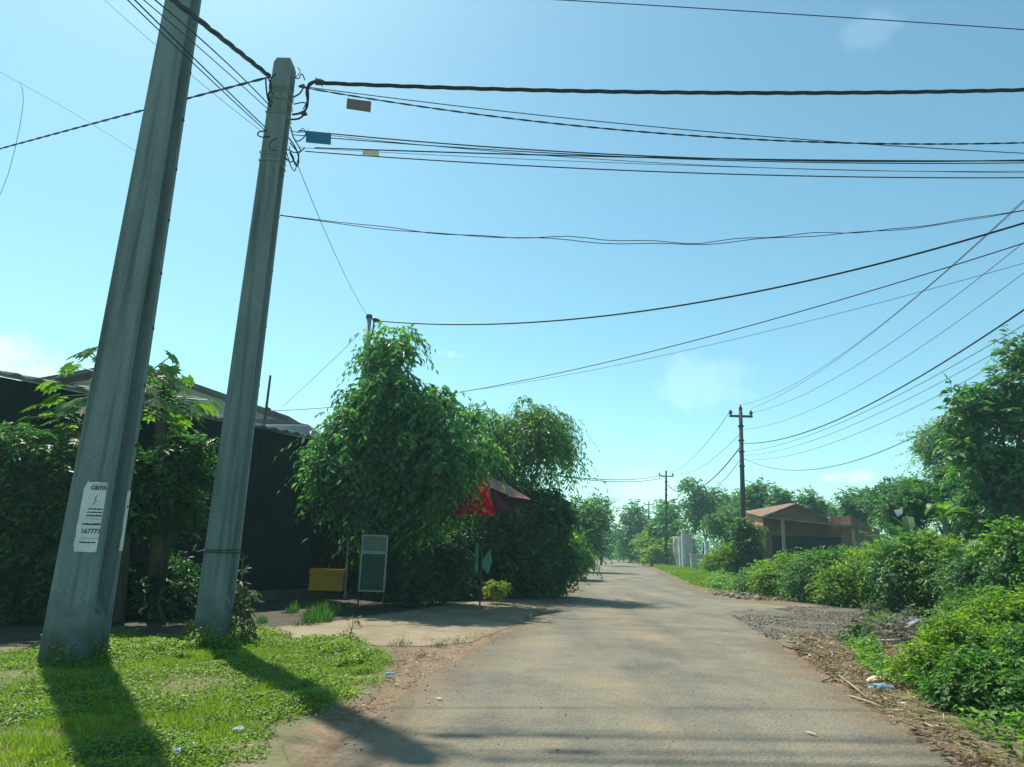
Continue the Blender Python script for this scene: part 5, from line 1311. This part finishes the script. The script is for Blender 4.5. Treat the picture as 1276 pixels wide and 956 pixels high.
cover('grass', 'short bright grass at the near verge', 'grass', LAWN, 8200, 0.04, 0.0045, .044, 'blade', 32, 1.3, -.42, .1, bias=edge_bias)
cover('creeping_weed', 'taller creeping weed along the back edge of the lawn', 'creeper', [(130, 818), (130, 793), (230, 797), (300, 787), (370, 796), (440, 800), (478, 812), (440, 835), (300, 825)], 4600, .030, .024, .11, 'leaf', 33, 1.4, -.12, .05)
for pb_, sd_ in ((PB1, 70), (PB2, 71)):
    x_, y_ = proj(pb_)
    rr_ = 55 if sd_ == 70 else 38
    cover('creeping_weed', 'weeds grown up round the foot of the thick pole' if sd_ == 70 else 'weeds grown up round the foot of the slim pole', 'creeper', [(x_ - rr_, y_ - 6), (x_ - rr_ * .5, y_ + 9), (x_ + rr_ * .7, y_ + 9), (x_ + rr_, y_ - 4), (x_ + rr_ * .6, y_ - 16), (x_ - rr_ * .6, y_ - 16)], 3000, .036, .028, .2, 'leaf', sd_, 3.0, -.2)
cover('grass', 'grass tufts at the foot of the dark shed', 'hedge', [(318, 782), (330, 768), (385, 760), (430, 760), (432, 772), (400, 778), (350, 784)], 2400, .2, .010, .26, 'blade', 34, 2.0, .0, -.1)  # dark leaf colour carries the shade on these tufts
cover('grass', 'dry tufts between lawn and sandy drive', 'dull', [(452, 816), (500, 802), (560, 806), (505, 830), (470, 826)], 1300, .1, .006, .10, 'blade', 35, 2.5, .08)
cover('grass', 'bright grass on the verge past the hedge', 'grass', [(676, 736), (692, 722), (712, 706), (736, 698), (740, 697.2), (730, 706), (716, 720), (700, 734)], 260, .3, .03, .30, 'blade', 36, .7, -.35, .1)
cover('grass', 'grassy far verge in front of the gate wall', 'grass', [(775, 695), (800, 701), (828, 712), (862, 729), (905, 738), (960, 735), (1010, 722), (960, 712), (900, 704), (840, 699), (790, 694)], 230, .35, .030, .22, 'blade', 37, .5, -.4, .05)
cover('undergrowth', 'leafy undergrowth in front of the hedge shrubs', 'shrub', [(880, 735), (960, 742), (1060, 747), (1160, 752), (1276, 770), (1290, 740), (1200, 728), (1060, 722), (960, 715), (890, 716)], 240, .13, .07, .40, 'leaf', 38, .6, -.25)
cover('undergrowth', 'weeds fringing the litter strewn verge', 'shrub', [(1050, 800), (1085, 775), (1130, 765), (1180, 770), (1150, 830), (1200, 915), (1290, 960), (1300, 900), (1180, 760), (1120, 770), (1090, 800), (1120, 850), (1100, 860), (1070, 830)], 1100, .06, .03, .22, 'leaf', 39, 2.0, .02)
cover('undergrowth', 'rank undergrowth on the waste ground past the weedy mound', 'shrub', [(1290, 960), (1262, 812), (1240, 782), (1320, 756), (1700, 770), (2300, 900), (1900, 1200)], 260, .09, .045, .35, 'leaf', 41, .7, -.35)
# dry straw, dead leaves, small stones
LIT = [(985, 790), (1050, 795), (1110, 800), (1130, 850), (1200, 920), (1290, 965), (1250, 1000), (1150, 930), (1085, 885), (1030, 845), (990, 815)]
def litter(name, label, mat, pxpoly, dens, ln, wd, seed, thr=-.1, nsc=2.0):
    rng = np.random.default_rng(seed); p, v = scatter(rng, pxpoly, dens, nsc, thr, seed * .77); n = len(p)
    b = np.stack([p[:, 0], p[:, 1], rng.uniform(.018, .05, n)], 1); d = np.stack([rng.normal(size=n), rng.normal(size=n), rng.normal(size=n) * .12], 1)
    nn = np.stack([rng.normal(size=n) * .3, rng.normal(size=n) * .3, np.ones(n)], 1); s = rng.uniform(.4, 1.6, n)
    V, Pn, rn = leaves(b, d, nn, ln * s, wd * rng.uniform(.6, 1.4, n), np.clip(rng.uniform(0, 1, n), 0, .97))
    o = link(name, np_mesh(name, V, Pn, rn), MT[mat]); props(o, label, 'litter', kind='stuff')
litter('dry_litter', 'dry straw and twigs along the right verge', 'straw', LIT, 750, .13, .010, 51, -.15)
litter('dry_litter', 'broken stalks and leaves strewn over the gravel', 'straw', [(940, 775), (1000, 765), (1120, 765), (1150, 790), (1110, 830), (1010, 820)], 70, .12, .010, 57, -.0)
litter('dry_litter', 'dead leaves strewn over the gravel', 'deadleaf', [(940, 775), (1000, 765), (1120, 765), (1150, 790), (1110, 830), (1010, 820)], 50, .06, .035, 58, .0)
litter('dry_litter', 'dead brown leaves along the right verge', 'deadleaf', LIT, 420, .06, .035, 52, -.1)
litter('dry_litter', 'brown leaf litter where the lawn meets the road', 'deadleaf', [(470, 850), (495, 825), (480, 806), (540, 800), (620, 785), (640, 790), (580, 815), (525, 850), (470, 890), (390, 930), (360, 930), (380, 900)], 320, .035, .02, 53, -.05)
litter('dry_litter', 'scattered straw on the far rubble strip', 'straw', [(880, 738), (960, 728), (1060, 740), (1150, 752), (1050, 753), (930, 748)], 60, .3, .02, 54, -.3, .8)
def stones(name, label, mat, pxpoly, dens, smin, smax, seed, thr=-.3, nsc=1.2, flat=.6):
    rng = np.random.default_rng(seed); p, v = scatter(rng, pxpoly, dens, nsc, thr, seed * .91); n = len(p)
    ico = np.array([(0,0,1),(.894,0,.447),(.276,.851,.447),(-.724,.526,.447),(-.724,-.526,.447),(.276,-.851,.447),(.724,.526,-.447),(-.276,.851,-.447),(-.894,0,-.447),(-.276,-.851,-.447),(.724,-.526,-.447),(0,0,-1)])
    fc = np.array([(0,1,2),(0,2,3),(0,3,4),(0,4,5),(0,5,1),(1,6,2),(2,7,3),(3,8,4),(4,9,5),(5,10,1),(1,10,6),(2,6,7),(3,7,8),(4,8,9),(5,9,10),(11,6,10),(11,7,6),(11,8,7),(11,9,8),(11,10,9)])
    s = smin + (smax - smin) * rng.random(n) ** 3
    th = rng.uniform(0, 6.28, n); c, s_ = np.cos(th), np.sin(th)
    q = ico[None] * rng.uniform(.7, 1.25, (n, 12, 1)) * np.stack([np.ones(n), rng.uniform(.6, 1, n), np.full(n, flat)], 1)[:, None]
    x = q[..., 0] * c[:, None] - q[..., 1] * s_[:, None]; y = q[..., 0] * s_[:, None] + q[..., 1] * c[:, None]
    V = np.stack([x, y, q[..., 2]], -1) * s[:, None, None] + np.stack([p[:, 0], p[:, 1], .018 + s * .25], 1)[:, None]
    o = link(name, np_mesh(name, V.reshape(-1, 3), [(np.arange(n)[:, None, None] * 12 + fc[None]).reshape(-1, 3)]), MT[mat]); props(o, label, 'stones', kind='stuff')
stones('gravel', 'loose grey gravel spread on the side track', 'stone', [(905, 764), (985, 757), (1060, 757), (1150, 760), (1130, 795), (1080, 825), (1000, 820), (945, 790)], 420, .004, .026, 61, -.2, 1.0)
stones('rubble', 'broken rubble along the far edge of the side track', 'stone_pale', [(880, 741), (925, 732), (985, 728), (1060, 740), (1100, 750), (1000, 750), (930, 748)], 55, .015, .11, 62, -.3, .6)
stones('gravel', 'fine stones along the left road edge', 'stone_pale', [(415, 938), (470, 893), (530, 845), (632, 792), (640, 800), (560, 850), (490, 910), (440, 950)], 90, .004, .013, 63, -.1, 2)
stones('gravel', 'fine grit strewn on the road', 'stone_pale', [(430, 950), (560, 845), (700, 760), (900, 760), (1050, 850), (1180, 950)], 9, .003, .009, 64, -.4, 1)

def crumple(label, name, px, size, mat, seed, group=None, cat='litter', asp=(1, .7, .45)):
    rng = np.random.default_rng(seed); c = G(*px); bm = bmesh.new(); bmesh.ops.create_icosphere(bm, subdivisions=3, radius=1)
    for v in bm.verts:
        k = 1 + .45 * mnoise.noise(v.co * 1.6 + Vector((seed, 0, 0))) + .22 * mnoise.noise(v.co * 4.2 + Vector((0, seed, 0)))
        v.co = Vector((v.co.x * asp[0], v.co.y * asp[1], v.co.z * asp[2])) * k * size
        v.co.z = max(v.co.z, -asp[2] * size * .35)
    me = bpy.data.meshes.new(name); bm.to_mesh(me); bm.free(); o = link(name, me, MT[mat]); o.location = c + Vector((0, 0, .03 + asp[2] * size * .35)); o.rotation_euler = (0, 0, rng.uniform(0, 6)); props(o, label, cat, group)
crumple('crumpled white plastic bag on the lawn near the shadow of the slim pole', 'plastic_bag', (297, 917), .042, 'white_plastic', 1, 'rubbish on the verges', 'plastic bag')
crumple('half hidden greyish plastic bag in the shadow of the thick pole', 'plastic_bag', (221, 944), .035, 'blue_plastic', 2, 'rubbish on the verges', 'plastic bag')
crumple('small pale blue scrap where the lawn tip meets the road', 'plastic_bag', (483, 845), .05, 'blue_plastic', 3, 'rubbish on the verges', 'plastic bag', (1.4, .5, .3))
crumple('pale blue plastic bag on the brushwood pile', 'plastic_bag', (1140, 783), .17, 'blue_plastic', 4, 'rubbish on the verges', 'plastic bag', (1.1, .7, .55))
crumple('white plastic bag beside the blue one on the brushwood pile', 'plastic_bag', (1128, 780), .10, 'white_plastic', 5, 'rubbish on the verges', 'plastic bag')
crumple('pale blue plastic bag low on the straw beside the pink carton', 'plastic_bag', (1099, 862), .09, 'blue_plastic', 6, 'rubbish on the verges', 'plastic bag', (1.5, .7, .35))
crumple('faded pink crumpled carton lying on the straw', 'crumpled_carton', (1093, 852), .085, 'pink_card', 7, 'rubbish on the verges', 'carton', (1.4, .8, .35))
crumple('tiny white scrap on the straw below the bags', 'paper_scrap', (1127, 882), .028, 'white_plastic', 8, 'rubbish on the verges', 'scrap')
crumple('white scrap lying at the middle of the near road', 'paper_scrap', (1011, 919), .028, 'white_plastic', 9, 'rubbish on the verges', 'scrap', (1.5, .5, .15))
crumple('white scrap lying on the road nearest the lawn', 'paper_scrap', (547, 875), .022, 'white_plastic', 10, 'rubbish on the verges', 'scrap', (1.2, .7, .2))
crumple('pale boulder in the shade at the foot of the hedge corner', 'boulder', (588, 738), .25, 'stone_pale', 11, None, 'boulder', (1.3, .7, .5))
# logs and brushwood
def log(label, a, b, r, mat='wood', name='log', group='wood lying on the right verge', z=.05):
    a, b = G(*a), G(*b); m = MB(); mid = a.lerp(b, .5) + Vector((.02, .03, .01)); o_ = Vector((0, 0, z))
    m.tube([a + o_, mid + o_, b + o_ * 1.6], [r, r * .9, r * .7], 8); o = m.build(name, MT[mat], None, smooth=True, origin=a); props(o, label, 'log', group)
log('long pale log lying along the rubble in front of the hedge', (966, 733), (1046, 751), .075, z=.10)
log('thick pale branch lying flat beside the brushwood', (1090, 805), (1124, 806), .045)
log('dark split branch propped on the brushwood below the blue bag', (1112, 800), (1146, 790), .04, z=.13)
log('short pale branch pointing up out of the brushwood', (1118, 795), (1128, 806), .03, z=.12)
log('thin bent stick reaching from the straw onto the road', (1024, 853), (1048, 846), .010, z=.03)
log('long thin stick across the straw towards the pink carton', (1046, 847), (1082, 880), .011, z=.04)
log('thin stick lying at the road edge below the long stick', (1060, 872), (1102, 890), .011, z=.03)
log('short stick near the far edge of the straw', (980, 802), (1000, 806), .012, z=.03)
rng = np.random.default_rng(91); m = MB(); c = G(1118, 800)
for i in range(46):
    a = c + Vector((rng.normal() * .34, rng.normal() * .26, rng.uniform(.03, .26))); d = Vector((rng.normal(), rng.normal(), rng.normal() * .25)).normalized() * rng.uniform(.2, .7)
    m.tube([a, a + d * .5 + Vector((0, 0, .03)), a + d], [.012, .01, .005], 5)
o = m.build('brushwood_pile', MT['bark'], None, origin=c); props(o, 'tangled pile of brushwood on the gravel under the blue bag', 'brushwood', kind='stuff')
rng = np.random.default_rng(92)
for i, (x, y, lb) in enumerate(((1055, 800, 'wilted cut branch with leaves lying flat at the gravel edge'), (1080, 770, 'wilted cut branch with upright leaves behind the brushwood pile'), (1100, 785, 'wilted leafy branch leaning on the brushwood pile'))):
    p = G(x, y); o = empty('cut_branch', p, lb, 'branch', 'cut branches on the right verge')
    e_ = p + Vector((rng.uniform(-.5, .5), rng.uniform(-.3, .3), .18)); m = MB(); m.tube([p + Vector((0, 0, .03)), e_], [.014, .006], 5); m.build('stem', MT['bark'], o)
    cl = np.array([p.lerp(e_, t) for t in (.3, .6, 1.0)]) + np.array([0, 0, .04]); V, Pn, rn = twig_leaves(rng, cl, np.full((3, 3), .13), 60, 6, .22, .09, .035, ldroop=.5, zmin=-.03); link('foliage', np_mesh('foliage', V, Pn, rn), LF['dull'], o)

# ------------------------------------------------------------------ haze
HAZE = 0.0011
if HAZE:
    m = MB(); m.box((-510, -70, -1.0), (510, 710, 14.0))
    mt, nt, N, L = newmat('haze_air'); out = N.new('ShaderNodeOutputMaterial'); pv = N.new('ShaderNodeVolumePrincipled')
    pv.inputs['Color'].default_value = (0.55, 0.95, 1.0, 1); pv.inputs['Density'].default_value = HAZE; pv.inputs['Anisotropy'].default_value = 0.3
    L.new(pv.outputs[0], out.inputs['Volume'])
    o = m.build('haze', mt); props(o, 'thin pale daylight haze over the road', 'haze', kind='stuff')

SC.cycles.use_denoising = True
SC.cycles.max_bounces = 8; SC.cycles.diffuse_bounces = 3; SC.cycles.glossy_bounces = 2; SC.cycles.transmission_bounces = 4
SC.cycles.volume_bounces = 1; SC.cycles.transparent_max_bounces = 6
SC.cycles.sample_clamp_indirect = 4
